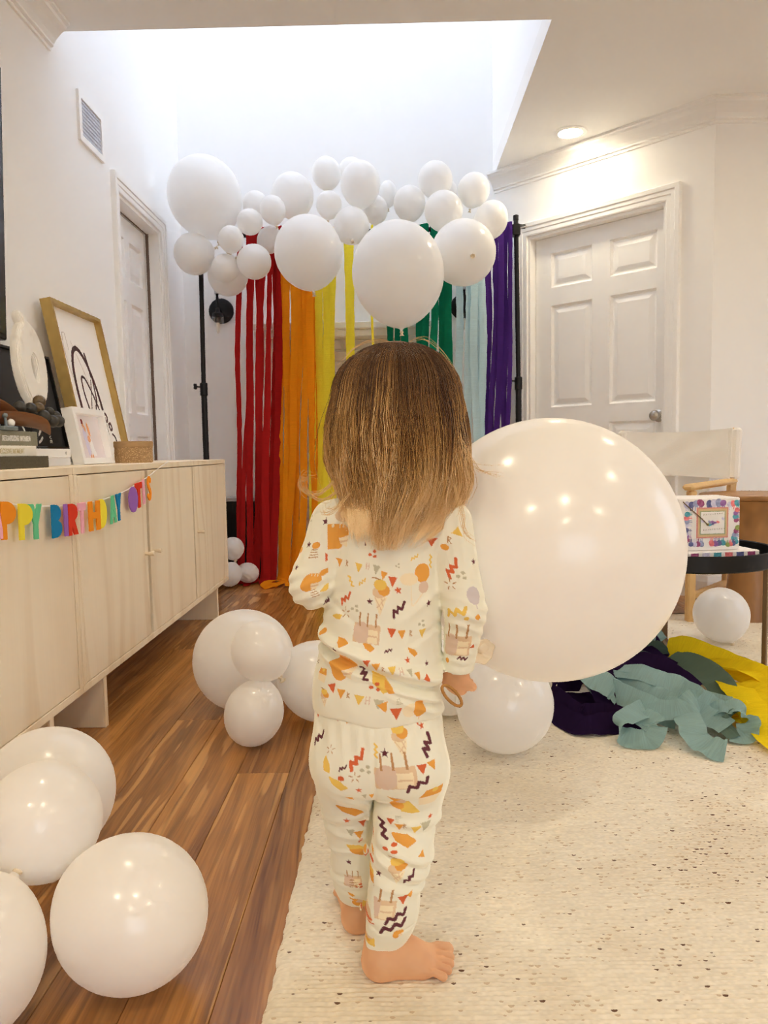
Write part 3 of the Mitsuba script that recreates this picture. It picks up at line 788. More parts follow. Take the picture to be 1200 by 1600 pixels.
# bead garland, wooden leaf dish, metal toy, cream vase
mat('bead_black', lambda p, n, uv: mix((0.018, 0.016, 0.014), (0.05, 0.045, 0.035), noise(p.x * 80, p.y * 80, p.z * 80)), 0.42)
mat('bead_brown', lambda p, n, uv: mix((0.17, 0.115, 0.055), (0.07, 0.045, 0.02), noise(p.x * 90, p.y * 90, p.z * 90)), 0.4)
kg = thing('bead_garland', 'garland of large dark wooden beads lying over the books on the sideboard', 'beads')
beads = []
for (px_, py_, pz_, r, m) in [(-0.965, 1.96, 0.909, 0.0165, 0), (-0.965, 2.02, 0.908, 0.0165, 0), (-0.965, 2.066, 0.913, 0.0150, 1), (-0.985, 2.115, 0.934, 0.0175, 1), (-0.950, 2.062, 0.890, 0.0170, 0),
                              (-0.965, 2.132, 0.906, 0.0130, 0), (-0.945, 2.100, 0.878, 0.0175, 0), (-0.950, 2.150, 0.880, 0.0175, 0), (-0.970, 2.178, 0.896, 0.0150, 0)]:
    add('bead', lathe([(1e-5, -r), *[(r * math.cos(t), r * math.sin(t)) for t in np.linspace(-1.4, 1.4, 13)], (1e-5, r)], 20, (px_, py_, pz_), (0.3, 1, 0.2)), 'bead_brown' if m else 'bead_black', kg, smooth=True)
    beads.append((px_, py_, pz_))
add('cord', tube(spline(beads, 60), 0.0015, 6), 'black_paper', kg, smooth=True)

mat('brown_wood', lambda p, n, uv: mix((0.21, 0.078, 0.022), (0.12, 0.04, 0.012), fbm(p.y * 14, p.z * 60, p.x * 40, 3)), 0.45)
kd = thing('leaf_dish', 'brown wooden leaf-shaped dish lying on the grey-green book', 'dish')


def leafdish(path, wid, drop, m=26):
    c = spline(path, m)
    v = []
    t = np.linspace(0, 1, m)
    for i in range(m):
        s = wid * math.sin(math.pi * min(1, 0.10 + 0.9 * t[i])) ** 0.7
        for a in np.linspace(-1, 1, 9):
            v.append(c[i] + np.array([s * a * 0.55, 0, s * (0.55 * a * a) * 0.9 - drop * s]))
    top = np.array(v)
    bot = top - np.array([0, 0, 0.006])
    f = []
    for i in range(m - 1):
        for j in range(8):
            a, b2 = i * 9 + j, (i + 1) * 9 + j
            f += [(a, a + 1, b2 + 1), (a, b2 + 1, b2)]
    f = np.array(f)
    n0 = len(top)
    rim = []
    loop = [i * 9 for i in range(m)] + [(m - 1) * 9 + j for j in range(1, 9)] + [i * 9 + 8 for i in range(m - 2, -1, -1)] + [j for j in range(7, 0, -1)]
    for a, b2 in zip(loop, loop[1:] + loop[:1]):
        rim += [(a, b2, b2 + n0), (a, b2 + n0, a + n0)]
    tm = trimesh.Trimesh(np.vstack([top, bot]), np.vstack([f, f[:, ::-1] + n0, np.array(rim)]), process=False)
    tm.fix_normals()
    return tm


add('upper_lobe', leafdish([(-1.00, 1.68, 0.906), (-0.99, 1.80, 0.904), (-0.985, 1.90, 0.890), (-0.975, 1.99, 0.876)], 0.060, 0.1), 'brown_wood', kd, smooth=50)
add('lower_lobe', leafdish([(-0.97, 1.74, 0.872), (-0.965, 1.84, 0.874), (-0.96, 1.94, 0.872), (-0.95, 2.03, 0.864), (-0.945, 2.085, 0.845)], 0.055, 0.12), 'brown_wood', kd, smooth=50)

mat('toy_grey', (0.20, 0.24, 0.25), 0.35, metallic=0.4)
kt = thing('metal_toy', 'small grey metal toy with round lens standing on the grey-green book', 'toy')
tz = TZ + 0.0935
add('wheel', cyl((-0.940, 1.785, tz + 0.026), (-0.950, 1.785, tz + 0.026), 0.019, 24, b=0.002), 'toy_grey', kt, smooth=40)
add('post', [tube([(-0.94, 1.838, tz + 0.002), (-0.94, 1.835, tz + 0.03)], 0.0035, 10), bx(-0.952, -0.925, 1.800, 1.868, tz, tz + 0.010, 0.002)], 'toy_grey', kt)
add('head', lathe([(1e-5, -0.007), (0.006, -0.004), (0.0075, 0), (0.006, 0.004), (1e-5, 0.007)], 16, (-0.94, 1.833, tz + 0.036)), 'toy_grey', kt, smooth=True)
add('white_lens', lathe([(1e-5, 0), (0.008, 0.002), (0.010, 0.012), (0.006, 0.018), (1e-5, 0.019)], 16, (-0.94, 1.848, tz + 0.016), (0.2, 1, 0.3)), 'print_white', kt, smooth=True)

mat('cream_clay', (0.78, 0.70, 0.55), 0.6)
add('vase', lathe([(1e-5, 0), (0.03, 0), (0.045, 0.03), (0.052, 0.075), (0.046, 0.115), (0.030, 0.145), (0.033, 0.165), (0.028, 0.166), (0.026, 0.145), (1e-5, 0.14)], 32, (-1.06, 1.585, 0.843)), 'cream_clay', smooth=40,
    label='cream vase mostly cut off by the left edge of the picture', cat='vase')
add('vase_plinth', bx(-1.12, -1.0, 1.50, 1.655, TZ, 0.843, 0.003), 'cover_cream', label='cream block under the vase, hidden behind the left stack of books', cat='block')

# ------------------------------------------------------------------ felt letter banner
BN = thing('letter_banner', 'string of colourful felt letters hanging across the sideboard fronts', 'banner')
xb = FX + 0.012
string = [(1.20, 0.752), (1.30, 0.722), (1.42, 0.700), (1.55, 0.6865), (1.66, 0.673), (1.80, 0.661), (1.93, 0.6555), (2.05, 0.6545), (2.17, 0.6605), (2.28, 0.6705), (2.395, 0.688), (2.50, 0.7055), (2.62, 0.731), (2.74, 0.7545)]
sp = spline([(xb, y, z) for y, z in string], 120)
mat('string_white', (0.80, 0.77, 0.70), 0.9)
add('string', tube(sp, 0.0016, 6), 'string_white', BN, smooth=True)
FELT = dict(pink=(0.80, 0.40, 0.50), orange=(0.80, 0.27, 0.02), yellow=(0.80, 0.68, 0.05), green=(0.13, 0.52, 0.27), blue=(0.012, 0.19, 0.40), purple=(0.30, 0.13, 0.46), red=(0.62, 0.045, 0.02))


def felt_bump(p, n, uv):
    return noise(p.x * 700, p.y * 700, p.z * 700) * 0.0006


for kf, cf in FELT.items():
    mat('felt_' + kf, cf, 0.95, bump=felt_bump, specular=0.1, sheen=0.3)
# chunky stencil letters drawn in a box 0.056 x 0.08
LW, LH = 0.056, 0.080


def glyph(ch):
    W, H, s = LW, LH, 0.019
    if ch == 'I':
        return sbox(W / 2 - s / 2, 0, W / 2 + s / 2, H)
    if ch == 'P':
        return unary_union([sbox(0, 0, s, H), affinity.scale(Point(s, H * 0.70).buffer(1, 24), W - s, H * 0.30).intersection(sbox(s - 0.001, 0, W, H))])
    if ch == 'B':
        return unary_union([sbox(0, 0, s, H), affinity.scale(Point(s * 0.8, H * 0.74).buffer(1, 24), W - s - 0.004, H * 0.26), affinity.scale(Point(s * 0.8, H * 0.27).buffer(1, 24), W - s, H * 0.27)]).intersection(sbox(0, 0, W, H))
    if ch == 'R':
        return unary_union([sbox(0, 0, s, H), affinity.scale(Point(s, H * 0.72).buffer(1, 24), W - s, H * 0.28).intersection(sbox(s - 0.001, 0, W, H)), Polygon([(s * 0.6, H * 0.5), (W * 0.6, H * 0.5), (W, 0), (W * 0.58, 0)])])
    if ch == 'T':
        return unary_union([sbox(0, H - 0.020, W, H), sbox(W / 2 - s / 2, 0, W / 2 + s / 2, H)])
    if ch == 'Y':
        return unary_union([Polygon([(0, H), (s, H), (W / 2 + s / 2, H * 0.42), (W / 2 - s / 2, H * 0.42)]), Polygon([(W, H), (W - s, H), (W / 2 - s / 2, H * 0.42), (W / 2 + s / 2, H * 0.42)]), sbox(W / 2 - s / 2, 0, W / 2 + s / 2, H * 0.48)])
    if ch == 'H':
        return unary_union([sbox(0, 0, s, H), sbox(W - s, 0, W, H), sbox(0, H * 0.4, W, H * 0.62)])
    if ch == 'D':
        return unary_union([sbox(0, 0, s, H), affinity.scale(Point(s * 0.7, H / 2).buffer(1, 24), W - s * 0.7, H / 2).intersection(sbox(0, 0, W, H))])
    if ch == 'A':
        return Polygon([(0, 0), (s * 0.9, 0), (s * 1.05, H * 0.22), (W - s * 1.05, H * 0.22), (W - s * 0.9, 0), (W, 0), (W * 0.66, H), (W * 0.34, H)]).difference(Point(W / 2, H * 0.45).buffer(0.004))
    if ch == 'O':
        return ell(W / 2, H / 2, W / 2, H / 2)
    if ch == 'S':
        return LineString(spline([(W * 0.82, H * 0.80), (W * 0.5, H * 0.90), (W * 0.2, H * 0.74), (W * 0.5, H * 0.5), (W * 0.8, H * 0.27), (W * 0.5, H * 0.09), (W * 0.16, H * 0.22)], 40)).buffer(0.0085)


LET = [('H', 'purple', 1.46, -4), ('A', 'pink', 1.528, -4), ('P', 'orange', 1.578, 3), ('P', 'yellow', 1.652, 3), ('Y', 'green', 1.698, 2), ('B', 'blue', 1.808, 0), ('I', 'purple', 1.857, 0), ('R', 'red', 1.898, 0), ('T', 'pink', 1.951, -4),
       ('H', 'orange', 2.027, 10), ('D', 'yellow', 2.095, -4), ('A', 'green', 2.170, -3), ('Y', 'blue', 2.212, -6), ('O', 'purple', 2.335, 10), ('T', 'red', 2.397, 2), ('I', 'pink', 2.447, 0), ('S', 'orange', 2.497, -6)]
for ch, co, y, turn in LET:
    z = float(np.interp(y, sp[:, 1], sp[:, 2]))
    a = math.radians(turn)
    ey = np.array([math.sin(a) * 0.9, math.cos(a), 0])
    en = np.cross(ey, (0, 0, 1))
    sl = float(np.gradient(sp[:, 2], sp[:, 1])[np.argmin(abs(sp[:, 1] - y))]) * 0.5
    ey, ez = unit(ey + np.array([0, 0, sl])), np.array([0, -sl * 0.5, 1.0])
    wd_ = 0.030 if ch == 'I' else LW
    g = affinity.translate(glyph(ch), -LW / 2, -LH + 0.004)
    add('letter', extrude(g, 0.0035, (xb + 0.002 + abs(math.sin(a)) * 0.02, y, z), ey, unit(ez), en), 'felt_' + co, BN, label=f'{co} felt letter {ch}')

# ------------------------------------------------------------------ backdrop stand
BY = 4.52
bs = thing('backdrop_stand', 'black metal backdrop stand carrying the balloons and crepe paper streamers', 'stand')
for x, lean in ((-1.118, 0.012), (0.748, -0.012)):
    zt = 2.11
    add('pole', [cyl((x, BY, 0.02), (x, BY, 1.185), 0.0175, 20), cyl((x, BY, 1.18), (x + lean, BY, zt), 0.0135, 20, b=0.002)], 'black_metal', bs, smooth=40)
    add('collar', [cyl((x, BY, 1.125), (x, BY, 1.20), 0.0225, 20, b=0.003)], 'black_metal', bs, smooth=40)
    add('thumbscrew', [cyl((x, BY, 1.175), (x - 0.045, BY - 0.006, 1.178), 0.005, 10), bx(x - 0.058, x - 0.040, BY - 0.012, BY + 0.002, 1.162, 1.196, 0.003)], 'black_metal', bs)
    add('clamp', [bx(x + lean - 0.022, x + lean + 0.022, BY - 0.03, BY + 0.022, 2.01, 2.075, 0.004), cyl((x + lean, BY, 2.10), (x + lean, BY, 2.13), 0.016, 16, b=0.003)], 'black_metal', bs)
    add('clamp_lever', tube([(x + lean + 0.015, BY - 0.02, 2.05), (x + lean + 0.045, BY - 0.03, 2.055), (x + lean + 0.06, BY - 0.03, 2.058)], 0.0045, 10), 'steel', bs, smooth=40)
    for a in (100, 190, 350) if x > 0 else (80, 190, 350):
        d = np.array([math.cos(math.radians(a)), math.sin(math.radians(a)), 0]) * (0.14 if a < 120 else 0.15)
        add('leg', [tube([(x, BY, 0.16), *(np.array([x, BY, 0.0])[None] + np.outer([0.5, 1.0], d) + np.array([[0, 0, 0.085], [0, 0, 0.010]]))], 0.009, 10)], 'black_metal', bs)
add('crossbar', [cyl((-1.16, BY, 2.045), (0.79, BY, 2.065), 0.013, 16)], 'black_metal', bs, smooth=40)

# ------------------------------------------------------------------ crepe paper streamers
CREPE = dict(red=(0.42, 0.018, 0.018), orange=(0.86, 0.31, 0.014), yellow=(0.90, 0.78, 0.06), green=(0.008, 0.175, 0.09), blue=(0.55, 0.74, 0.80), purple=(0.072, 0.026, 0.195))
DARKS = dict(red=0.72, orange=0.85, yellow=0.95, green=0.8, blue=0.9, purple=0.7)
CREPE |= dict(teal=(0.31, 0.47, 0.46), shaded_purple=(0.022, 0.010, 0.040), moss=(0.14, 0.21, 0.165), lemon=(0.92, 0.71, 0.02))  # shade over the heap painted into darker copies of blue and purple
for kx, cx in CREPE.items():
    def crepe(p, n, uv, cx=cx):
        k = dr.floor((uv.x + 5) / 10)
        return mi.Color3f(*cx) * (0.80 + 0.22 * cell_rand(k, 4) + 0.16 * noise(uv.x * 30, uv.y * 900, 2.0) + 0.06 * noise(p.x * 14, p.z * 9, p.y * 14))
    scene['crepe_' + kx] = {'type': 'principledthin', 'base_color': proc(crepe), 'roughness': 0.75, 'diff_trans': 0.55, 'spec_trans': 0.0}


def ribbon(path, width, side, n=70, crimp=0.002, seed=0, scallop=0.05):
    """Paper strip along a path; side(t) gives the direction of its width, a slight curl and crimp keep it from being flat."""
    r = np.random.default_rng(seed)
    c = spline(path, n)
    t = np.linspace(0, 1, n)
    dd = np.gradient(c, axis=0)
    dd /= np.linalg.norm(dd, axis=1, keepdims=True)
    v, uv = [], []
    m = 7
    ph = r.uniform(0, 6.28, 3)
    L = np.r_[0, np.cumsum(np.linalg.norm(np.diff(c, axis=0), axis=1))]
    for i in range(n):
        s = np.asarray(side(t[i]), float)
        s = unit(s - np.dot(s, dd[i]) * dd[i])
        nn_ = np.cross(dd[i], s)
        cup = 0.07 * math.sin(3.1 * t[i] * 2 + ph[0])
        for j in range(m):
            a = (j / (m - 1) - 0.5)
            off = nn_ * (width * cup * (4 * a * a - 1) + crimp * math.sin(L[i] * 60 + ph[1] + a * 3) + crimp * 0.6 * math.sin(L[i] * 131 + ph[2] - a * 5))
            ww = width * (1 + scallop * math.sin(L[i] * 45 + ph[2]))
            v.append(c[i] + s * a * ww + off)
            uv.append((a * width, L[i]))
    f = []
    for i in range(n - 1):
        for j in range(m - 1):
            a = i * m + j
            f += [(a, a + 1, a + m + 1), (a, a + m + 1, a + m)]
    return (np.array(v), np.array(f)), np.array(uv)


ORD = ['first', 'second', 'third', 'fourth', 'fifth', 'sixth', 'seventh', 'eighth']
STREAMERS = dict(
    red=[(-0.870, -0.889, -0.907, -0.930, -0.945), (-0.822, -0.836, -0.858, -0.888, -0.920), (-0.792, -0.814, -0.835, -0.857, -0.886), (-0.759, -0.776, -0.790, -0.811, -0.831), (-0.729, -0.757, -0.786, -0.788, -0.804),
         (-0.695, -0.705, -0.729, -0.761, -0.785), (-0.669, -0.682, -0.702, -0.730, -0.746), (-0.647, -0.663, -0.683, -0.711, -0.719)],
    orange=[(-0.628, -0.641, -0.657, -0.680, -0.696), (-0.591, -0.603, -0.622, -0.650, -0.669), (-0.554, -0.565, -0.592, -0.619, -0.638), (-0.520, -0.535, -0.558, -0.581, -0.615), (-0.491, -0.502, -0.527, -0.538, -0.584),
            (-0.453, -0.464, -0.470, -0.473, -0.537), (-0.439, -0.445, -0.451, -0.446, -0.491)],
    yellow=[(-0.453, -0.464, -0.467, -0.473, -0.499), (-0.413, -0.423, -0.433, -0.431, -0.452), (-0.372, -0.381, -0.391, -0.397, -0.414), (-0.331, -0.340, -0.349, -0.366, -0.375), (-0.238, -0.246, -0.225, -0.220, -0.252), (-0.101, -0.111, -0.125, -0.128, -0.128)],
    green=[(0.003, -0.006, -0.016, -0.025, -0.028), (0.044, 0.035, 0.022, 0.009, 0.010), (0.085, 0.076, 0.071, 0.055, 0.049), (0.166, 0.159, 0.147, 0.132, 0.134), (0.207, 0.204, 0.177, 0.177, 0.172), (0.259, 0.252, 0.234, 0.246, 0.234),
           (0.304, 0.297, 0.298, 0.300, 0.280), (0.348, 0.342, 0.340, 0.330, 0.330)],
    blue=[(0.396, 0.394, 0.389, 0.380, 0.380), (0.448, 0.447, 0.438, 0.426, 0.418), (0.496, 0.488, 0.484, 0.483, 0.480), (0.514, 0.510, 0.521, 0.521, 0.518), (0.533, 0.533, 0.518, 0.491, 0.480)],
    purple=[(0.570, 0.566, 0.548, 0.552, 0.564), (0.611, 0.604, 0.582, 0.567, 0.587), (0.644, 0.634, 0.612, 0.597, 0.618), (0.673, 0.671, 0.653, 0.666, 0.657), (0.699, 0.693, 0.691, 0.681, 0.683)])
NARROW = {('red', 0): 0.75, ('red', 1): 0.6, ('yellow', 5): 0.32, ('green', 0): 0.85, ('yellow', 4): 1.35, ('green', 1): 0.8, ('yellow', 1): 1.1, ('purple', 4): 0.75}
LIFT = {'blue': 0.95, 'purple': 0.30, 'green': 0.25}
srng = np.random.default_rng(12)
for co, rows in STREAMERS.items():
    word = 'light blue' if co == 'blue' else co
    for i, xs in enumerate(rows):
        dy = -0.018 - 0.017 * (i % 3) + srng.uniform(-0.003, 0.003)
        zs = [2.075, 1.55, 0.985, 0.415, 0.02]
        end = 0.0
        if co in ('blue', 'purple', 'green'):
            zend = LIFT[co] + srng.uniform(-0.06, 0.06) if co != 'blue' else (0.55, 0.6, 0.62, 0.78, 0.58)[i]
            pts = [(np.interp(z, zs[::-1], xs[::-1]), BY + dy - 0.006 * math.sin(z * 4 + i), z) for z in np.linspace(2.075, zend, 8)]
        else:
            pts = [(np.interp(z, zs[::-1], xs[::-1]), BY + dy - 0.010 * math.sin(z * 3 + i), z) for z in np.linspace(2.075, 0.05, 9)]
            if co == 'red':
                pts += [(xs[4] - 0.005, BY + dy - 0.03, 0.012), (xs[4] + srng.uniform(-0.06, 0.06), BY + dy - 0.07 - 0.03 * srng.random(), 0.006)]
            else:
                pts += [(xs[4] - 0.01, BY + dy - 0.05, 0.015), (xs[4] - srng.uniform(0.0, 0.08), BY + dy - 0.11 - 0.05 * srng.random(), 0.02 + 0.02 * srng.random()), (xs[4] - srng.uniform(0.02, 0.12), BY + dy - 0.16 - 0.04 * srng.random(), 0.008)]
        # the paper goes over the crossbar
        pts = [(xs[0], BY + 0.016 + 0.004 * (i % 3), 2.03), (xs[0], BY + 0.014 + 0.004 * (i % 3), 2.06), (xs[0], BY, 2.083 + 0.002 * (i % 3)), (xs[0], BY - 0.016 - 0.004 * (i % 3), 2.06)] + pts[1:]
        # every strip wanders a little on its own, so that slits open between neighbours
        q1, q2 = srng.uniform(0, 6.3, 2)
        pts = pts[:4] + [(p_[0] + (0.010 * math.sin(2.6 * p_[2] + q1) + 0.005 * math.sin(6.1 * p_[2] + q2)) * min(1, (2.06 - p_[2]) * 1.6), p_[1], p_[2]) for p_ in pts[4:]]
        tw = srng.uniform(0.3, 1) * srng.choice([-1, 1]) * (1.0 if co in ('purple', 'blue', 'red', 'orange') else 0.55)
        w = (0.036 if co == 'purple' else 0.0435) * NARROW.get((co, i), 1.0)
        ph = srng.uniform(0, 6)

        def side(t, tw=tw, ph=ph):
            a = tw * math.sin(math.pi * min(1, t * 1.15)) * math.sin(2.2 * t * 3 + ph) * 0.9
            return (math.cos(a), math.sin(a), 0.0)
        m, uv = ribbon(pts, w, side, 90, 0.0016, i + 31)
        uv[:, 0] += 10 * i
        add('crepe_streamer', m, 'crepe_' + co, smooth=True, uv=uv,
            label=f'{word} crepe paper streamer of the backdrop, {ORD[i]} {word} one from the left', cat='streamer', group=f'{word} crepe paper streamers of the backdrop')

# a pulled-down handful of streamers on the floor under the tray table
LOOSE = [
    ('teal', 0.075, 'wide shade-greyed blue loose streamer sloping down from under the tray table beside the yellow one', [(0.92, 2.78, 0.10), (0.87, 2.62, 0.085), (0.80, 2.40, 0.085), (0.785, 2.17, 0.065), (0.84, 2.09, 0.05), (0.93, 2.06, 0.03)], (1, 0.3, 0.25)),
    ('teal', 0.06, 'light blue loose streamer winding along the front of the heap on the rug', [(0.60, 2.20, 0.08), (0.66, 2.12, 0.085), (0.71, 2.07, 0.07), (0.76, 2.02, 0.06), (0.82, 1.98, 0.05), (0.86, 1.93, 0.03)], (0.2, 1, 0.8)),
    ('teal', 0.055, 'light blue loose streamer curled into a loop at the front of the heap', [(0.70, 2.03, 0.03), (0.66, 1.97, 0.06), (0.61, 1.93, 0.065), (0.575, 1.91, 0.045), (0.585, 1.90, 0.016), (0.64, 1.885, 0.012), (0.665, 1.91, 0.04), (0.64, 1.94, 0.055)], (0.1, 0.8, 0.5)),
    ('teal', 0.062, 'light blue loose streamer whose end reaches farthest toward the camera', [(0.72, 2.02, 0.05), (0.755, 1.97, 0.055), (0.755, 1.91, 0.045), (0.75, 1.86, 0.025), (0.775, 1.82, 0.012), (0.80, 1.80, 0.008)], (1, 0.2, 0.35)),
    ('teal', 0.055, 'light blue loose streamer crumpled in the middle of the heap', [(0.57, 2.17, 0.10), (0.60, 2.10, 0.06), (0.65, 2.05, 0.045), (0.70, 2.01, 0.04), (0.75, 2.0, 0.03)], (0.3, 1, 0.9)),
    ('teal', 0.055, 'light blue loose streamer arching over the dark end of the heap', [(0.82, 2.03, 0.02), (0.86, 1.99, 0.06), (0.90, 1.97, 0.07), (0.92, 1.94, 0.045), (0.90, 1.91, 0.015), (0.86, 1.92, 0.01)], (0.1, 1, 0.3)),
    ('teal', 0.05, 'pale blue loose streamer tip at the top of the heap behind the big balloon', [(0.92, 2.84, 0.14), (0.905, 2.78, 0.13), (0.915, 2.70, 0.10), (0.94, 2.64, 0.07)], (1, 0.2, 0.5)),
    ('teal', 0.06, 'shade-greyed blue loose streamer coming out from under the big balloon', [(0.50, 2.12, 0.14), (0.54, 2.09, 0.12), (0.60, 2.07, 0.085), (0.63, 2.06, 0.05)], (1, 0.4, 0.2)),
    ('shaded_purple', 0.07, 'shade-darkened purple loose streamer at the left end of the heap', [(0.46, 2.22, 0.05), (0.47, 2.12, 0.03), (0.50, 2.04, 0.022), (0.55, 2.03, 0.03), (0.60, 2.02, 0.03)], (0.1, 1, 0.9)),
    ('shaded_purple', 0.07, 'shade-darkened purple loose streamer standing up in the heap under the big balloon', [(0.52, 2.26, 0.02), (0.53, 2.20, 0.10), (0.57, 2.14, 0.12), (0.59, 2.06, 0.06), (0.585, 2.01, 0.015)], (1, 0.1, 0.4)),
    ('shaded_purple', 0.06, 'shade-darkened purple loose streamer lying flat along the edge of the rug shadow', [(0.44, 2.12, 0.008), (0.48, 2.0, 0.012), (0.53, 1.98, 0.02), (0.60, 2.0, 0.012), (0.66, 2.04, 0.01)], (0.1, 1, 0.5)),
    ('shaded_purple', 0.06, 'shade-darkened purple loose streamer crossing behind the grey-blue one', [(0.86, 2.80, 0.12), (0.885, 2.72, 0.11), (0.89, 2.60, 0.07), (0.86, 2.45, 0.06), (0.72, 2.35, 0.04)], (1, 0.3, 0.3)),
    ('shaded_purple', 0.075, 'shade-darkened purple loose streamer deep inside the heap', [(0.46, 2.30, 0.06), (0.56, 2.32, 0.12), (0.66, 2.30, 0.13), (0.72, 2.24, 0.10), (0.76, 2.15, 0.05)], (0.2, 1, 0.7)),
    ('moss', 0.07, 'moss green loose streamer in the shade below the grey-blue one', [(0.62, 2.40, 0.05), (0.70, 2.32, 0.10), (0.78, 2.28, 0.10), (0.84, 2.22, 0.05), (0.90, 2.14, 0.015)], (0.4, 1, 0.6)),
    ('moss', 0.075, 'moss green loose streamer bunched beside the yellow ones', [(0.90, 2.46, 0.06), (0.94, 2.36, 0.07), (0.96, 2.24, 0.06), (0.95, 2.14, 0.03), (0.93, 2.05, 0.01)], (1, 0.2, 0.5)),
    ('moss', 0.06, 'moss green loose streamer folded under the end of the light blue ones', [(0.88, 2.12, 0.012), (0.90, 2.03, 0.03), (0.885, 1.95, 0.02), (0.84, 1.93, 0.008)], (0.4, 1, 0.3)),
    ('lemon', 0.085, 'yellow loose streamer, the highest of the yellow ones at the back of the heap', [(0.955, 2.62, 0.05), (0.99, 2.54, 0.075), (1.04, 2.44, 0.07), (1.09, 2.36, 0.06), (1.16, 2.28, 0.04), (1.25, 2.22, 0.02)], (0.5, 1, 1.0)),
    ('lemon', 0.085, 'yellow loose streamer bunched in the middle of the yellow ones', [(0.97, 2.52, 0.03), (1.02, 2.40, 0.06), (1.07, 2.29, 0.075), (1.10, 2.19, 0.065), (1.16, 2.10, 0.04), (1.22, 2.02, 0.012)], (1, 0.7, 0.5)),
    ('lemon', 0.075, 'yellow loose streamer running from the heap toward the camera at the right edge', [(1.00, 2.24, 0.05), (0.985, 2.14, 0.055), (0.965, 2.02, 0.045), (0.95, 1.90, 0.025), (0.96, 1.80, 0.012), (1.00, 1.72, 0.008)], (1, 0.25, 0.1)),
    ('lemon', 0.09, 'broad yellow loose streamer folded over between heap and right edge', [(1.02, 2.34, 0.05), (1.06, 2.25, 0.075), (1.12, 2.16, 0.06), (1.15, 2.06, 0.05), (1.14, 1.96, 0.03)], (1, 0.5, -0.3)),
    ('lemon', 0.085, 'yellow loose streamer crossing the others toward the right edge', [(0.97, 2.20, 0.03), (1.02, 2.12, 0.06), (1.06, 2.02, 0.06), (1.06, 1.90, 0.035), (1.03, 1.80, 0.015)], (1, 0.3, 0.4)),
    ('teal', 0.06, 'shade-greyed blue loose streamer lying over the middle of the heap', [(0.64, 2.18, 0.11), (0.70, 2.13, 0.115), (0.77, 2.09, 0.10), (0.84, 2.05, 0.075), (0.89, 2.02, 0.05)], (0.3, 1, 0.5)),
    ('teal', 0.055, 'shade-greyed blue loose streamer bent back on itself near the light loop', [(0.60, 2.09, 0.08), (0.64, 2.02, 0.075), (0.70, 1.98, 0.06), (0.76, 1.96, 0.07), (0.80, 1.99, 0.085), (0.78, 2.04, 0.09)], (0.2, 0.7, 0.9)),
    ('lemon', 0.07, 'short yellow loose streamer end lying left of the long yellow one', [(0.90, 2.02, 0.012), (0.93, 1.99, 0.022), (0.97, 2.01, 0.03), (1.03, 2.05, 0.03)], (0.1, 1, 0.1)),
    ('lemon', 0.085, 'yellow loose streamer at the right edge of the picture', [(1.05, 2.20, 0.07), (1.06, 2.10, 0.07), (1.05, 2.0, 0.05), (1.08, 1.90, 0.03), (1.12, 1.82, 0.012)], (1, 0.3, 0.4)),
    ('shaded_purple', 0.075, 'added purple streamer filling in heap shadow, heaped highest against the big balloon', [(0.50, 2.24, 0.07), (0.58, 2.24, 0.14), (0.66, 2.20, 0.12), (0.70, 2.12, 0.07)], (0.4, 1, 0.5)),  # this and the next three are added to darken the heap like its shadow
    ('shaded_purple', 0.075, 'added purple streamer filling in heap shadow, between the moss green ones', [(0.66, 2.36, 0.08), (0.72, 2.26, 0.12), (0.80, 2.20, 0.09), (0.86, 2.15, 0.05)], (0.8, 0.6, 0.5)),
    ('shaded_purple', 0.08, 'added purple streamer filling in heap shadow, flat at the bottom of the heap', [(0.46, 2.16, 0.012), (0.56, 2.18, 0.02), (0.68, 2.18, 0.03), (0.80, 2.16, 0.02), (0.88, 2.10, 0.012)], (0.1, 1, 0.15)),
    ('shaded_purple', 0.085, 'added purple streamer filling in heap shadow, under the tray table behind the others', [(0.58, 2.42, 0.03), (0.68, 2.42, 0.09), (0.78, 2.40, 0.10), (0.88, 2.36, 0.05)], (0.1, 0.8, 0.9)),
    ('moss', 0.07, 'moss green loose streamer draped over the back of the heap', [(0.70, 2.30, 0.13), (0.76, 2.36, 0.14), (0.83, 2.42, 0.11), (0.88, 2.50, 0.06)], (1, -0.4, 0.5)),
]
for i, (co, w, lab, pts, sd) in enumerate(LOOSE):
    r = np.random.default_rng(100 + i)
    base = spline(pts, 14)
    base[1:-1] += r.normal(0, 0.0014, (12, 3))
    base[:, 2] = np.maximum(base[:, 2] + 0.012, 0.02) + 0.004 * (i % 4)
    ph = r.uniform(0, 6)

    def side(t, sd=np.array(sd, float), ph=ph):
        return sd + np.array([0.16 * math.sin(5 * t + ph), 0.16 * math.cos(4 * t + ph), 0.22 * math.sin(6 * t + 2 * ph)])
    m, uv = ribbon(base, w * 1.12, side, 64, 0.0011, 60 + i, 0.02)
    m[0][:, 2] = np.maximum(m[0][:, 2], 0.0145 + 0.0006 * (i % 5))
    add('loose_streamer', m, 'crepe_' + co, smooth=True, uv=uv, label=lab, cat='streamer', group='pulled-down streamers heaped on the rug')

# ------------------------------------------------------------------ balloons
scene['balloon_latex'] = {'type': 'blendbsdf', 'weight': 0.55,
                          'outer': {'type': 'twosided', 'bsdf': {'type': 'principled', 'base_color': rgb(0.90, 0.89, 0.87), 'roughness': 0.20, 'specular': 0.9, 'clearcoat': 1.0, 'clearcoat_gloss': 0.95}},
                          'through': {'type': 'principledthin', 'base_color': rgb(0.95, 0.94, 0.92), 'roughness': 0.6, 'diff_trans': 1.25, 'spec_trans': 0.0}}
scene['balloon_knot'] = {'type': 'twosided', 'bsdf': {'type': 'principled', 'base_color': rgb(0.72, 0.62, 0.46), 'roughness': 0.4, 'specular': 0.5}}


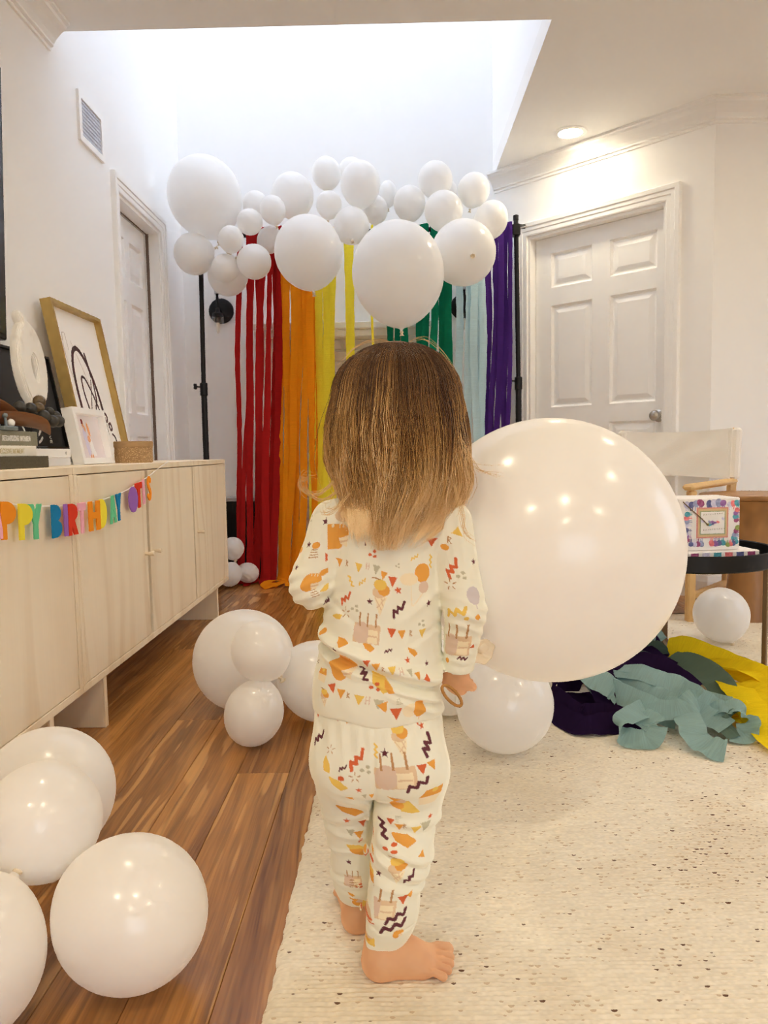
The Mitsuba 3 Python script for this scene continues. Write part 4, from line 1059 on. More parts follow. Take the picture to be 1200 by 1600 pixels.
def balloon(c, rx, rz, label, neck=(0, 0, -1), group=None, knot=True, n=48):
    """White latex balloon: nearly round body, drawn out toward its neck, tied knot with a rolled lip."""
    c, neck = np.asarray(c, float), unit(neck)
    k = thing('balloon', label, 'balloon', group)
    prof = []
    for t in np.linspace(0, math.pi, 34):
        r = math.sin(t)
        z = -math.cos(t)                     # from crown (-1) to neck (+1)
        s = max(0.0, z)
        r *= 1 - 0.05 * s ** 2 - 0.03 * s ** 6
        prof.append((max(r * rx, 1e-5), z * rz * (1 + 0.035 * s ** 5)))
    zn = prof[-1][1]
    prof[-1] = (0.006 + 0.01 * rx, zn + 0.02 * rz)
    prof.append((0.0045, zn + 0.07 * rz))
    prof.append((1e-5, zn + 0.072 * rz))
    add('body', lathe(prof, n, c, neck), 'balloon_latex', k, smooth=True)
    if knot:
        b = c + neck * (zn + 0.065 * rz)
        q = 0.006 + 0.02 * rx
        add('knot', [lathe([(1e-5, -0.4 * q), (0.7 * q, -0.3 * q), (q, 0.2 * q), (0.7 * q, 0.8 * q), (0.5 * q, 1.0 * q), (1.1 * q, 1.9 * q), (1.25 * q, 2.0 * q), (1.15 * q, 1.8 * q), (0.45 * q, 1.2 * q), (1e-5, 1.15 * q)], 18, b, neck)], 'balloon_knot', k, smooth=True)
    return k


GAR = 'white balloons of the garland over the backdrop'
GARLAND = [
    ((-1.019, 4.300, 2.198), 0.202, 0.220, 'big white balloon at the upper left end of the garland', (0.25, 0.2, -1)),
    ((-1.090, 4.296, 1.890), 0.114, 0.110, 'medium white balloon just above the top of the left pole', (1, 0.3, 0.35)),
    ((-0.928, 4.406, 1.793), 0.114, 0.114, 'medium white balloon lowest at the left end, above the wall sconce', (0.1, 0.1, 1)),
    ((-0.903, 4.224, 1.793), 0.074, 0.077, 'small white balloon in front of the lowest one at the left end', (0.1, 0.4, 1)),
    ((-0.857, 4.180, 1.933), 0.069, 0.073, 'small white balloon under the right side of the big upper left one', (-0.2, 0.6, -0.8)),
    ((-0.742, 4.214, 1.821), 0.094, 0.094, 'medium white balloon before the top of the red streamers', (-1, 0.4, 0.3)),
    ((-0.760, 4.220, 2.034), 0.070, 0.070, 'small white balloon just above the red patch at the left of the garland', (-0.2, 0.9, -0.5)),
    ((-0.747, 4.340, 2.163), 0.072, 0.075, 'small white balloon right beside the big upper left one', (0, 0.3, -1)),
    ((-0.637, 4.250, 2.105), 0.070, 0.077, 'small white balloon left below the medium one above the orange streamers', (0.2, 0.3, -1)),
    ((-0.680, 4.380, 1.981), 0.069, 0.080, 'small white balloon tucked behind the left edge of the large oval one', (0.4, 0.2, 0.9)),
    ((-0.541, 4.370, 2.217), 0.119, 0.126, 'medium white balloon above the large oval one', (0.1, 0.2, -1)),
    ((-0.347, 4.359, 2.331), 0.082, 0.089, 'small white balloon on the top edge of the garland left of the middle', (0.1, 0.2, -1)),
    ((-0.326, 4.220, 2.116), 0.070, 0.073, 'small white balloon right above the large oval one', (-0.1, 0.3, -1)),
    ((-0.433, 4.120, 1.839), 0.181, 0.196, 'large oval white balloon before the orange and yellow streamers', (0.12, -0.10, -1)),
    ((-0.205, 4.200, 1.996), 0.097, 0.104, 'medium white balloon above the single yellow streamer', (0.05, -0.55, -0.8)),
    ((-0.154, 4.242, 2.228), 0.108, 0.122, 'medium white balloon highest in the middle of the garland', (0, 0.2, -1)),
    ((-0.210, 4.421, 2.364), 0.073, 0.073, 'small white balloon peeping out behind the highest middle one', (0, 0.1, -1)),
    ((-0.005, 4.422, 2.233), 0.051, 0.073, 'smallest white balloon behind the middle of the garland', (0, 0.1, -1)),
    ((-0.075, 4.376, 2.132), 0.068, 0.079, 'small white balloon in the gap above the largest one', (0, 0.2, -1)),
    ((0.114, 4.300, 2.139), 0.088, 0.096, 'medium white balloon above the right side of the largest one', (0, 0.3, -1)),
    ((0.257, 4.292, 2.260), 0.095, 0.099, 'medium white balloon on the top edge right of the middle', (0.1, 0.2, -1)),
    ((0.473, 4.340, 2.217), 0.089, 0.093, 'medium white balloon at the upper right end of the garland', (-0.2, 0.2, -1)),
    ((0.296, 4.222, 2.070), 0.104, 0.108, 'medium white balloon above the large one at the right', (0.1, 0.3, -1)),
    ((0.562, 4.300, 2.040), 0.092, 0.106, 'medium white balloon at the far right end, next to the right pole', (-0.4, 0.2, -1)),
    ((0.394, 4.142, 1.827), 0.173, 0.181, 'large white balloon at the right with its knot facing the camera', (0.13, -0.95, -0.32)),
    ((0.041, 3.976, 1.686), 0.237, 0.264, 'largest white balloon of the garland, hanging just above the child', (0.05, 0.12, -1)),
    ((0.326, 4.428, 2.246), 0.062, 0.062, 'small white balloon behind the one on the right top edge', (0, 0.1, -1)),
]
for c, a, b, lab, nk in GARLAND:
    balloon(c, a, b, lab, nk, GAR)
FG = 'cluster of white balloons in the left foreground'
balloon((-0.680, 1.407, 0.128), 0.125, 0.128, 'big white balloon at the back of the left foreground cluster, under the sideboard', (0.15, -0.85, -0.3), FG)
balloon((-0.552, 1.120, 0.217), 0.088, 0.092, 'white balloon on top of the left foreground cluster', (-0.05, 0.3, -1), FG)
balloon((-0.395, 1.050, 0.115), 0.106, 0.113, 'white balloon at the right of the left foreground cluster, on the wood floor', (-1, 0.35, 0.30), FG)
balloon((-0.590, 0.950, 0.110), 0.108, 0.110, 'white balloon cut off by the left edge in the foreground cluster', (0.3, 0.75, 0.6), FG)
MG = 'cluster of white balloons on the wood floor beside the child'
balloon((-0.460, 2.236, 0.156), 0.152, 0.155, 'largest white balloon of the cluster between sideboard and child', (0.7, -0.5, -0.45), MG)
balloon((-0.362, 1.985, 0.250), 0.079, 0.085, 'white balloon in front of the largest one of the middle cluster', (0.5, 0.3, -0.9), MG)
balloon((-0.381, 1.956, 0.091), 0.078, 0.089, 'lowest white balloon of the middle cluster, resting on the floor', (0.35, 0.1, 1), MG)
balloon((-0.219, 2.108, 0.128), 0.113, 0.126, 'white balloon half hidden behind the left hip of the child', (-0.8, -0.2, 0.5), MG)
balloon((0.271, 1.868, 0.138), 0.123, 0.123, 'white balloon on the rug under the big held balloon', (-0.5, 0.7, 0.4))
balloon((0.150, 2.134, 0.126), 0.107, 0.111, 'white balloon on the rug behind the right thigh of the child', (0.6, -0.4, 0.5))
balloon((1.271, 2.922, 0.119), 0.104, 0.107, 'white balloon on the rug behind the tray table', (0.2, -0.5, -0.9))
EG = 'three small white balloons on the floor by the red streamers'
balloon((-0.951, 4.400, 0.222), 0.066, 0.068, 'small white balloon on top of two others by the far end of the sideboard', (0.1, 0.1, -1), EG)
balloon((-0.875, 4.433, 0.072), 0.060, 0.068, 'small white balloon on the floor nearest the red streamers', (-1, 0.1, 0.2), EG)
balloon((-0.958, 4.330, 0.080), 0.068, 0.072, 'small white balloon on the floor beside the end of the sideboard', (0.3, 0.4, 0.8), EG)

# the big balloon held by the child
BIGC, BIGR = np.array([0.2625, 1.288, 0.607]), 0.2225
bneck = unit((-0.545, -0.66, -0.515))
kb = thing('balloon', 'huge white balloon held by the child at the right', 'balloon')
prof = []
for t in np.linspace(0, math.pi, 60):
    z, r = -math.cos(t), math.sin(t)
    s = max(0.0, z)
    prof.append((max(BIGR * r * (1 - 0.035 * s ** 2), 1e-5), BIGR * 1.015 * z * (1 + 0.03 * s ** 6)))
zn = prof[-1][1]
prof[-1] = (0.010, zn + 0.003)
prof += [(0.007, zn + 0.010), (1e-5, zn + 0.011)]
add('body', lathe(prof, 96, BIGC, bneck), 'balloon_latex', kb, smooth=True)
b0 = BIGC + bneck * (zn + 0.009)
q = 0.012
add('knot', lathe([(1e-5, -0.4 * q), (0.7 * q, -0.3 * q), (q, 0.2 * q), (0.6 * q, 0.9 * q), (0.4 * q, 1.1 * q), (1e-5, 1.15 * q)], 20, b0, bneck), 'balloon_knot', kb, smooth=True)
lipdir = unit((0.55, -0.80, 0.12))
a_, b_ = frame(lipdir)
lip = []
m = 40
for i in range(m):
    t = 2 * math.pi * i / m
    for rr, zz in ((0.003, 0.0), (0.009 + 0.0012 * math.sin(5 * t), 0.006), (0.0165 + 0.0015 * math.sin(7 * t), 0.010 + 0.002 * math.sin(3 * t)), (0.0185 + 0.001 * math.sin(7 * t), 0.0095 + 0.002 * math.sin(3 * t)), (0.0175, 0.008), (0.009, 0.004), (0.003, -0.002)):
        lip.append(b0 + bneck * 0.012 + a_ * rr * 1.25 * math.cos(t) + b_ * rr * math.sin(t) + lipdir * zz)
f = []
for i in range(m):
    for j in range(7):
        p_, q_ = i * 7 + j, i * 7 + (j + 1) % 7
        p2, q2 = ((i + 1) % m) * 7 + j, ((i + 1) % m) * 7 + (j + 1) % 7
        f += [(p_, q_, q2), (p_, q2, p2)]
add('lip', (np.array(lip), np.array(f)), 'balloon_knot', kb, smooth=True)

# ------------------------------------------------------------------ rug
RX0, RX1, RY0, RY1, RH = -0.194, 2.35, 0.42, 3.44, 0.013
ys = np.concatenate([np.arange(RY0, 0.80, 0.03), np.arange(0.80, 2.30, 0.00225), np.arange(2.30, RY1 + 0.001, 0.02)])
xs = np.concatenate([np.linspace(RX0 + 0.004, 1.35, 170), np.linspace(1.40, RX1, 24)])
Xg, Yg = np.meshgrid(xs, ys, indexing='ij')
rows = np.floor(Yg / 0.009)
rib = np.abs(np.sin(np.pi * Yg / 0.009)) ** 0.7
ampl = 0.6 + 0.8 * meshkit.noise(np.stack([Xg * 60, rows * 3.7, 0 * Xg], -1), 4)
Zg = RH - 0.0038 + 0.0034 * rib * ampl + 0.0012 * meshkit.noise(np.stack([Xg * 8, Yg * 8, 0 * Xg], -1), 1)
Xg = Xg.copy()
Xg[0] += 0.005 * (meshkit.noise(np.stack([ys * 55, ys * 0, ys * 0], -1), 6) - 0.5)
Zg[0] = 0.005 + 0.002 * meshkit.noise(np.stack([ys * 90, ys * 0, ys * 0], -1), 2)
Zg[1] -= 0.0012
nx, ny = Xg.shape
v = np.stack([Xg, Yg, Zg], -1).reshape(-1, 3)
i, j = np.meshgrid(np.arange(nx - 1), np.arange(ny - 1), indexing='ij')
a = i * ny + j
f = np.stack([a, a + ny, a + ny + 1, a + 1], -1).reshape(-1, 4)
f = np.vstack([f[:, [0, 1, 2]], f[:, [0, 2, 3]]])
# skirt down to the floor
border = np.concatenate([np.arange(ny), np.arange(1, nx) * ny + ny - 1, (nx - 1) * ny + np.arange(ny - 2, -1, -1), np.arange(nx - 2, 0, -1) * ny])
low = v[border].copy()
low[:, 2] = 0.0005
n0 = len(v)
m = len(border)
ii = np.arange(m)
jj = (ii + 1) % m
sk_ = np.vstack([np.stack([border[ii], border[jj], n0 + jj], 1), np.stack([border[ii], n0 + jj, n0 + ii], 1)])
add('rug', (np.vstack([v, low]), np.vstack([f, sk_])), 'rug_wool', smooth=True, label='cream woven wool rug with brown flecks under the child', cat='rug')

# ------------------------------------------------------------------ canvas chair
mat('beech', lambda p, n, uv: mix((0.70, 0.46, 0.20), (0.60, 0.37, 0.14), fbm(p.x * 30 + p.y * 30, p.z * 30, p.y * 9, 3)), 0.4)
mat('canvas', lambda p, n, uv: mix((0.86, 0.83, 0.77), (0.80, 0.765, 0.69), noise(p.x * 500, p.y * 500, p.z * 700)), 0.9, bump=lambda p, n, uv: noise(p.x * 22, p.y * 22, p.z * 16) * 0.006)
ch = thing('canvas_chair', 'white canvas sling chair with a beech frame against the right wall', 'chair')
ca = unit((-0.67, -0.74, 0))       # from back to front
cb = unit((-0.74, 0.67, 0))        # from the right post to the left one
PR = np.array([1.625, 3.65, 0.0])
CW, CD = 0.56, 0.53


def cpt(l, d, z):
    return PR + cb * l + ca * d + np.array([0, 0, z])


def bar(p0, p1, w, h, b=0.006):
    """Squared bar between two points."""
    p0, p1 = np.asarray(p0, float), np.asarray(p1, float)
    d = p1 - p0
    a_, b_ = frame(d)
    return place(bx(-w / 2, w / 2, -h / 2, h / 2, 0, np.linalg.norm(d), b), p0, a_, b_, unit(d))


for l in (0.0, CW):
    add('back_post', bar(cpt(l, 0.06, 0.0), cpt(l, -0.03, 0.86), 0.032, 0.038), 'beech', ch)
    add('front_leg', bar(cpt(l, CD - 0.03, 0.0), cpt(l, CD - 0.03, 0.585), 0.036, 0.036), 'beech', ch)
    add('armrest', bar(cpt(l, -0.02, 0.605), cpt(l, CD + 0.02, 0.600), 0.050, 0.028, 0.011), 'beech', ch)
    add('side_rail', bar(cpt(l, 0.03, 0.30), cpt(l, CD - 0.03, 0.33), 0.026, 0.036), 'beech', ch)
    add('low_rail', bar(cpt(l, 0.05, 0.12), cpt(l, CD - 0.03, 0.12), 0.024, 0.030), 'beech', ch)
add('front_rail', bar(cpt(0, CD - 0.03, 0.33), cpt(CW, CD - 0.03, 0.33), 0.030, 0.036), 'beech', ch)
add('rear_rail', bar(cpt(0, 0.03, 0.29), cpt(CW, 0.03, 0.29), 0.030, 0.036), 'beech', ch)
nu, nv = 60, 30
g = []
for i in range(nu):
    u = i / (nu - 1)
    for j in range(nv):
        w_ = j / (nv - 1)
        z = 0.615 + 0.245 * w_ - 0.012 * math.sin(math.pi * u) * (2 * w_ - 1)
        sag = -0.045 * math.sin(math.pi * u) ** 0.8
        wr = 0.004 * math.sin(14 * u + 9 * w_) * math.sin(math.pi * u)
        g.append(cpt(u * CW, 0.022 - 0.03 * w_ - 0.0 + sag + wr, z))
g = np.array(g)
nrm = np.tile(ca, (len(g), 1)) * 0.006


def sheet(g, nu, nv, off):
    f = []
    for i in range(nu - 1):
        for j in range(nv - 1):
            a = i * nv + j
            f += [(a, a + nv, a + nv + 1), (a, a + nv + 1, a + 1)]
    f = np.array(f)
    n0 = len(g)
    loop = [j for j in range(nv)] + [i * nv + nv - 1 for i in range(1, nu)] + [(nu - 1) * nv + j for j in range(nv - 2, -1, -1)] + [i * nv for i in range(nu - 2, 0, -1)]
    rim = []
    for a, b in zip(loop, loop[1:] + loop[:1]):
        rim += [(a, b, b + n0), (a, b + n0, a + n0)]
    tm = trimesh.Trimesh(np.vstack([g, g + off]), np.vstack([f, f[:, ::-1] + n0, np.array(rim)]), process=False)
    tm.fix_normals()
    return tm


add('canvas_back', sheet(g, nu, nv, nrm), 'canvas', ch, smooth=50)
for l in (0.0, CW):
    add('canvas_sleeve', place(bx(-0.030, 0.030, -0.026, 0.026, 0, 0.250, 0.012), cpt(l, 0.006 - 0.012, 0.613), cb, ca, unit(np.array([0, 0, 1]) - ca * 0.10)), 'canvas', ch)
g = np.array([cpt(CW * (0.02 + 0.96 * i / 29), 0.03 + (CD - 0.06) * j / 19, 0.345 - 0.05 * math.sin(math.pi * i / 29)) for i in range(30) for j in range(20)])
add('canvas_seat', sheet(g, 30, 20, np.array([0, 0, -0.006])), 'canvas', ch, smooth=50)

# ------------------------------------------------------------------ wooden pedestal table
def walnut(p, n, uv):
    w = fbm(p.x * 3, p.y * 3, p.z * 1.2, 3)
    return mix((0.38, 0.185, 0.06), (0.19, 0.08, 0.022), dr.clip(0.7 * noise(p.x * 34 + w * 8, p.y * 34 + w * 8, p.z * 2.0) + 0.5 * w - 0.2, 0, 1))


mat('walnut', walnut, 0.35, clearcoat=0.3)
pt = thing('pedestal_table', 'round brown wooden pedestal table with a waisted base behind the gift box', 'table')
pc = (1.59, 3.345, 0.0)
add('top', lathe([(1e-5, 0.540), (0.19, 0.540), (0.222, 0.548), (0.227, 0.556), (0.223, 0.564), (1e-5, 0.566)], 56, pc), 'walnut', pt, smooth=30)
add('base', lathe([(1e-5, 0.0), (0.116, 0.0), (0.12, 0.006), (0.105, 0.14), (0.096, 0.26), (0.090, 0.34), (0.096, 0.40), (0.118, 0.455), (0.150, 0.50), (0.185, 0.53), (0.195, 0.54), (1e-5, 0.54)], 56, pc), 'walnut', pt, smooth=40)

# ------------------------------------------------------------------ black tray table with the gifts
tt = thing('tray_table', 'black round tray table on bronze legs at the right edge, carrying the gifts', 'table')
tc = np.array([0.97, 2.545, 0.0])
TR = 0.285
add('tray', lathe([(1e-5, 0.392), (TR - 0.004, 0.392), (TR, 0.396), (TR, 0.442), (TR - 0.003, 0.445), (TR - 0.006, 0.442), (TR - 0.006, 0.402), (1e-5, 0.402)], 72, tc), 'black_metal', tt, smooth=30)
hub = tc + np.array([0, 0, 0.055])
for a in (-38.2, 81.6, 201.6):
    d = np.array([math.cos(math.radians(a)), math.sin(math.radians(a)), 0])
    foot = tc + d * 0.262
    add('leg', place(bx(-0.011, 0.011, -0.007, 0.007, 0.0135, 0.393, 0.002), foot, np.array([-d[1], d[0], 0]), d, (0, 0, 1)), 'bronze', tt)
    add('stretcher', bar(hub, foot + np.array([0, 0, 0.055]), 0.014, 0.018, 0.002), 'bronze', tt)

mat('gift_paper', (0.84, 0.82, 0.81), 0.42)
for nm, c in dict(plum=(0.22, 0.02, 0.12), pinkred=(0.62, 0.14, 0.16), slate=(0.22, 0.25, 0.42), navy=(0.05, 0.06, 0.20), teal=(0.03, 0.25, 0.33), olive=(0.20, 0.26, 0.05), violet=(0.20, 0.07, 0.28), lilac=(0.45, 0.44, 0.60)).items():
    mat('gift_' + nm, (lambda c: lambda p, n, uv: mix(c, tuple(min(1, x * 1.5 + 0.12) for x in c), noise(p.x * 160, p.y * 160, p.z * 160) * 0.8))(c), 0.45)
mat('card_coral', (0.66, 0.27, 0.24), 0.5)
mat('card_sand', (0.64, 0.47, 0.26), 0.5)
mat('card_green', (0.30, 0.36, 0.22), 0.5)
mat('card_white', (0.84, 0.83, 0.81), 0.5)
mat('cord_brown', (0.16, 0.09, 0.04), 0.7)
gk = thing('gift_box', 'gift box in white paper printed with colourful animals, with a framed card on its front', 'gift')
gex, gey = unit((1, 0.10, 0)), np.array([0, 0, 1.0])
gn = np.cross(gex, gey)
go = np.array([0.905, 2.405, 0.4435])
GW, GH, GD = 0.205, 0.168, 0.15
add('box', place(bx(0, GW, -GD, 0, 0, GH, 0.003), go, gex, gn, gey), 'gift_paper', gk)
grng = np.random.default_rng(5)
FIG = [('pinkred', 0), ('lilac', 1), ('slate', 2), ('plum', 3), ('navy', 4), ('teal', 5), ('olive', 6), ('violet', 7)]


def animal(x, y, s, rot):
    """A row of coloured blots with legs, as the printed elephants."""
    out = []
    cs = grng.permutation(8)
    for i in range(4):
        dx = (i - 1.5) * 0.42 * s
        q_ = unary_union([ell(dx, 0.08 * s * grng.uniform(-1, 1), 0.30 * s, 0.34 * s * grng.uniform(0.8, 1.15), grng.uniform(0, 60)),
                          sbox(dx - 0.12 * s, -0.62 * s, dx - 0.02 * s, -0.1 * s), sbox(dx + 0.08 * s, -0.55 * s, dx + 0.16 * s, -0.1 * s)])
        out.append((affinity.translate(affinity.rotate(q_, rot, origin=(0, 0)), x, y), FIG[cs[i]][0]))
    return out


figs = []
for x, y, s, rot in [(0.050, 0.150, 0.036, 0), (0.125, 0.150, 0.036, 0), (0.188, 0.150, 0.030, 8), (0.028, 0.10, 0.028, 90), (0.028, 0.050, 0.026, 90), (0.192, 0.112, 0.026, 85), (0.190, 0.055, 0.028, 70), (0.060, 0.022, 0.028, 180), (0.130, 0.022, 0.030, 180), (0.180, 0.020, 0.024, 190)]:
    figs += animal(x, y, s, rot)
facepoly = sbox(0.002, 0.002, GW - 0.002, GH - 0.002)
for i, (pg, cname) in enumerate(figs):
    pg = pg.intersection(facepoly)
    if pg.area > 1e-7:
        add('printed_animal', extrude(pg, 0.0003 + 0.00012 * (i % 4), go, gex, gey, gn), 'gift_' + cname, gk)
cw0, cz0 = 0.060, 0.040
crd = add('card', extrude(sbox(cw0, cz0, cw0 + 0.105, cz0 + 0.098), 0.0015, go, gex, gey, gn), 'card_coral', gk)
add('sand_border', extrude(sbox(cw0 + 0.004, cz0 + 0.004, cw0 + 0.101, cz0 + 0.094), 0.0019, go, gex, gey, gn), 'card_sand', crd)
add('green_border', extrude(sbox(cw0 + 0.010, cz0 + 0.011, cw0 + 0.095, cz0 + 0.087), 0.0023, go, gex, gey, gn), 'card_green', crd)
add('white_panel', extrude(sbox(cw0 + 0.013, cz0 + 0.014, cw0 + 0.092, cz0 + 0.084), 0.0027, go, gex, gey, gn), 'card_white', crd)
for i, (x, y, c) in enumerate([(0.096, 0.084, 'olive'), (0.104, 0.082, 'teal'), (0.112, 0.085, 'navy'), (0.110, 0.092, 'violet'), (0.120, 0.089, 'violet'), (0.130, 0.091, 'pinkred'), (0.078, 0.094, 'lilac'), (0.146, 0.101, 'lilac'), (0.102, 0.091, 'slate')]):
    add('printed_bird', extrude(ell(x, y, 0.006, 0.0035, 30 - 10 * i), 0.0030, go, gex, gey, gn), 'gift_' + c, crd)
for yy, n_ in ((0.115, 9), (0.066, 10)):
    for i in range(n_):
        add('printed_dot', extrude(ell(0.083 + i * 0.0075, yy + 0.0004 * i, 0.0012, 0.0016), 0.0030, go, gex, gey, gn), 'cord_brown', crd)
add('bow_cord', tube([go + gex * x + gey * y + gn * 0.005 for x, y in ((0.012, 0.158), (0.04, 0.132), (0.075, 0.103), (0.098, 0.080))], 0.0015, 8), 'cord_brown', gk, smooth=True)
g2 = thing('gift_box', 'flat gift in printed paper lying on the black tray under the taller box', 'gift')
add('box', place(bx(-0.06, 0.30, -0.26, 0.0, 0, 0.0395, 0.003), np.array([0.875, 2.37, 0.4025]), unit((1, 0.16, 0)), unit((0.16, -1, 0)), (0, 0, 1)), 'gift_paper', g2)
for i in range(9):
    q_ = sbox(-0.055 + i * 0.039, 0.002, -0.055 + i * 0.039 + 0.026, 0.036)
    add('printed_band', extrude(q_, 0.0005, np.array([0.875, 2.37, 0.4025]), unit((1, 0.16, 0)), (0, 0, 1), unit((0.16, -1, 0))), 'gift_' + ['pinkred', 'slate', 'olive', 'plum', 'lilac', 'teal', 'pinkred', 'card', 'plum'][i].replace('card', 'navy'), g2)

# ------------------------------------------------------------------ the child, modelled as smooth blended volumes
class Field:
    def __init__(self, lo, hi, h):
        self.lo, self.h = np.asarray(lo, float), h
        self.n = np.ceil((np.asarray(hi) - lo) / h).astype(int) + 1
        self.d = np.full(self.n, 1.0, np.float32)
        self.ax = [self.lo[i] + h * np.arange(self.n[i]) for i in range(3)]

    def box(self, lo, hi):
        sl, g = [], []
        for i in range(3):
            a = max(0, int(math.floor((lo[i] - self.lo[i]) / self.h)))
            b = min(self.n[i], int(math.ceil((hi[i] - self.lo[i]) / self.h)) + 1)
            sl.append(slice(a, max(a, b)))
            g.append(self.ax[i][a:max(a, b)].astype(np.float32))
        return tuple(sl), np.meshgrid(*g, indexing='ij', sparse=True)

    def blend(self, sl, q, k):
        a = self.d[sl]
        h = np.maximum(k - np.abs(a - q), 0) / k
        self.d[sl] = np.minimum(a, q) - h * h * k * 0.25

    def cone(self, a, b, ra, rb, k=0.012):
        a, b = np.asarray(a, float), np.asarray(b, float)
        m = max(ra, rb) + k + 0.02
        sl, (x, y, z) = self.box(np.minimum(a, b) - m, np.maximum(a, b) + m)
        e = b - a
        t = np.clip(((x - a[0]) * e[0] + (y - a[1]) * e[1] + (z - a[2]) * e[2]) / max(e @ e, 1e-12), 0, 1)
        q = np.sqrt((x - a[0] - t * e[0]) ** 2 + (y - a[1] - t * e[1]) ** 2 + (z - a[2] - t * e[2]) ** 2) - (ra + (rb - ra) * t)
        self.blend(sl, q.astype(np.float32), k)

    def ell(self, c, r, k=0.012, cut=False):
        c, r = np.asarray(c, float), np.asarray(r, float)
        m = r + k + 0.02
        sl, (x, y, z) = self.box(c - m, c + m)
        p = [(g - c[i]) / r[i] for i, g in enumerate((x, y, z))]
        k0 = np.sqrt(p[0] ** 2 + p[1] ** 2 + p[2] ** 2)
        k1 = np.sqrt((p[0] / r[0]) ** 2 + (p[1] / r[1]) ** 2 + (p[2] / r[2]) ** 2)
        q = (k0 * (k0 - 1) / np.maximum(k1, 1e-9)).astype(np.float32)
        if cut:
            a = self.d[sl]
            h = np.maximum(k - np.abs(a + q), 0) / k
            self.d[sl] = np.maximum(a, -q) + h * h * k * 0.25
        else:
            self.blend(sl, q, k)

    def grid(self):
        return np.meshgrid(*[a.astype(np.float32) for a in self.ax], indexing='ij', sparse=True)

    def mesh(self):
        """Surface nets: one vertex in every cell that the surface crosses, joined across the crossed edges."""
        D = self.d
        s = D < 0
        n = np.array(D.shape) - 1
        cnt = np.zeros(n, np.uint8)
        offs = [(i, j, k) for i in (0, 1) for j in (0, 1) for k in (0, 1)]
        for i, j, k in offs:
            cnt += s[i:n[0] + i, j:n[1] + j, k:n[2] + k]
        act = (cnt > 0) & (cnt < 8)
        idx = np.argwhere(act)
        ids = np.full(n, -1, np.int32)
        ids[act] = np.arange(len(idx))
        C = np.stack([D[idx[:, 0] + i, idx[:, 1] + j, idx[:, 2] + k] for i, j, k in offs], 1)
        acc, num = np.zeros((len(idx), 3)), np.zeros(len(idx))
        for a in range(8):
            for b in range(a + 1, 8):
                if sum(abs(p - q) for p, q in zip(offs[a], offs[b])) != 1:
                    continue
                da, db = C[:, a], C[:, b]
                m = (da < 0) != (db < 0)
                t = np.where(m, da / np.where(m, da - db, 1), 0)
                pt = np.array(offs[a])[None] + t[:, None] * (np.array(offs[b]) - np.array(offs[a]))[None]
                acc += np.where(m[:, None], pt, 0)
                num += m
        V = self.lo + self.h * (idx + acc / num[:, None])
        F = []
        for ax in range(3):
            u, w = (ax + 1) % 3, (ax + 2) % 3
            sa = [slice(None)] * 3
            sb = [slice(None)] * 3
            sa[ax], sb[ax] = slice(0, -1), slice(1, None)
            A, B = s[tuple(sa)], s[tuple(sb)]
            e = np.argwhere(A != B)
            e = e[(e[:, u] > 0) & (e[:, w] > 0) & (e[:, u] < n[u]) & (e[:, w] < n[w])]
            q = []
            for du, dw in ((1, 1), (0, 1), (0, 0), (1, 0)):
                c = e.copy()
                c[:, u] -= du
                c[:, w] -= dw
                q.append(ids[c[:, 0], c[:, 1], c[:, 2]])
            q = np.stack(q, 1)
            inside = A[e[:, 0], e[:, 1], e[:, 2]]
            q[~inside] = q[~inside][:, ::-1]
            F.append(q)
        F = np.vstack(F)
        F = F[(F >= 0).all(1)]
        return V, np.vstack([F[:, [0, 1, 2]], F[:, [0, 2, 3]]])


def subdivide(v, f):
    e = np.sort(np.vstack([f[:, [0, 1]], f[:, [1, 2]], f[:, [2, 0]]]), 1)
    uq, inv = np.unique(e[:, 0].astype(np.int64) * len(v) + e[:, 1], return_inverse=True)
    mid = (v[uq // len(v)] + v[uq % len(v)]) / 2
    m = inv.reshape(3, -1).T + len(v)
    return np.vstack([v, mid]), np.vstack([np.stack([f[:, 0], m[:, 0], m[:, 2]], 1), np.stack([m[:, 0], f[:, 1], m[:, 1]], 1), np.stack([m[:, 2], m[:, 1], f[:, 2]], 1), m])


def relax_mesh(v, f, it=3, lam=0.5):
    import scipy.sparse as sps
    n = len(v)
    e = np.vstack([f[:, [0, 1]], f[:, [1, 2]], f[:, [2, 0]]])
    A = sps.coo_matrix((np.ones(len(e)), (e[:, 0], e[:, 1])), shape=(n, n)).tocsr()
    A = ((A + A.T) > 0).astype(float)
    W = sps.diags(1 / np.maximum(np.asarray(A.sum(1)).ravel(), 1)) @ A
    for i in range(it):
        v = v + lam * (W @ v - v)
        v = v - 0.51 * (W @ v - v) * (lam / 0.5)
    return v


HC = np.array([0.006, 1.132, 0.852])          # middle of the head
HIPR, KNEER, ANKR = (0.016, 1.110, 0.300), (0.000, 1.080, 0.182), (-0.027, 1.068, 0.055)
HIPL, KNEEL, ANKL = (-0.078, 1.128, 0.305), (-0.071, 1.160, 0.180), (-0.066, 1.172, 0.055)
SHR, ELR, WRR = (0.078, 1.112, 0.670), (0.1025, 1.090, 0.545), (0.092, 1.112, 0.452)
SHL, ELL_, WRL = (-0.088, 1.112, 0.672), (-0.123, 1.098, 0.585), (-0.074, 1.190, 0.572)


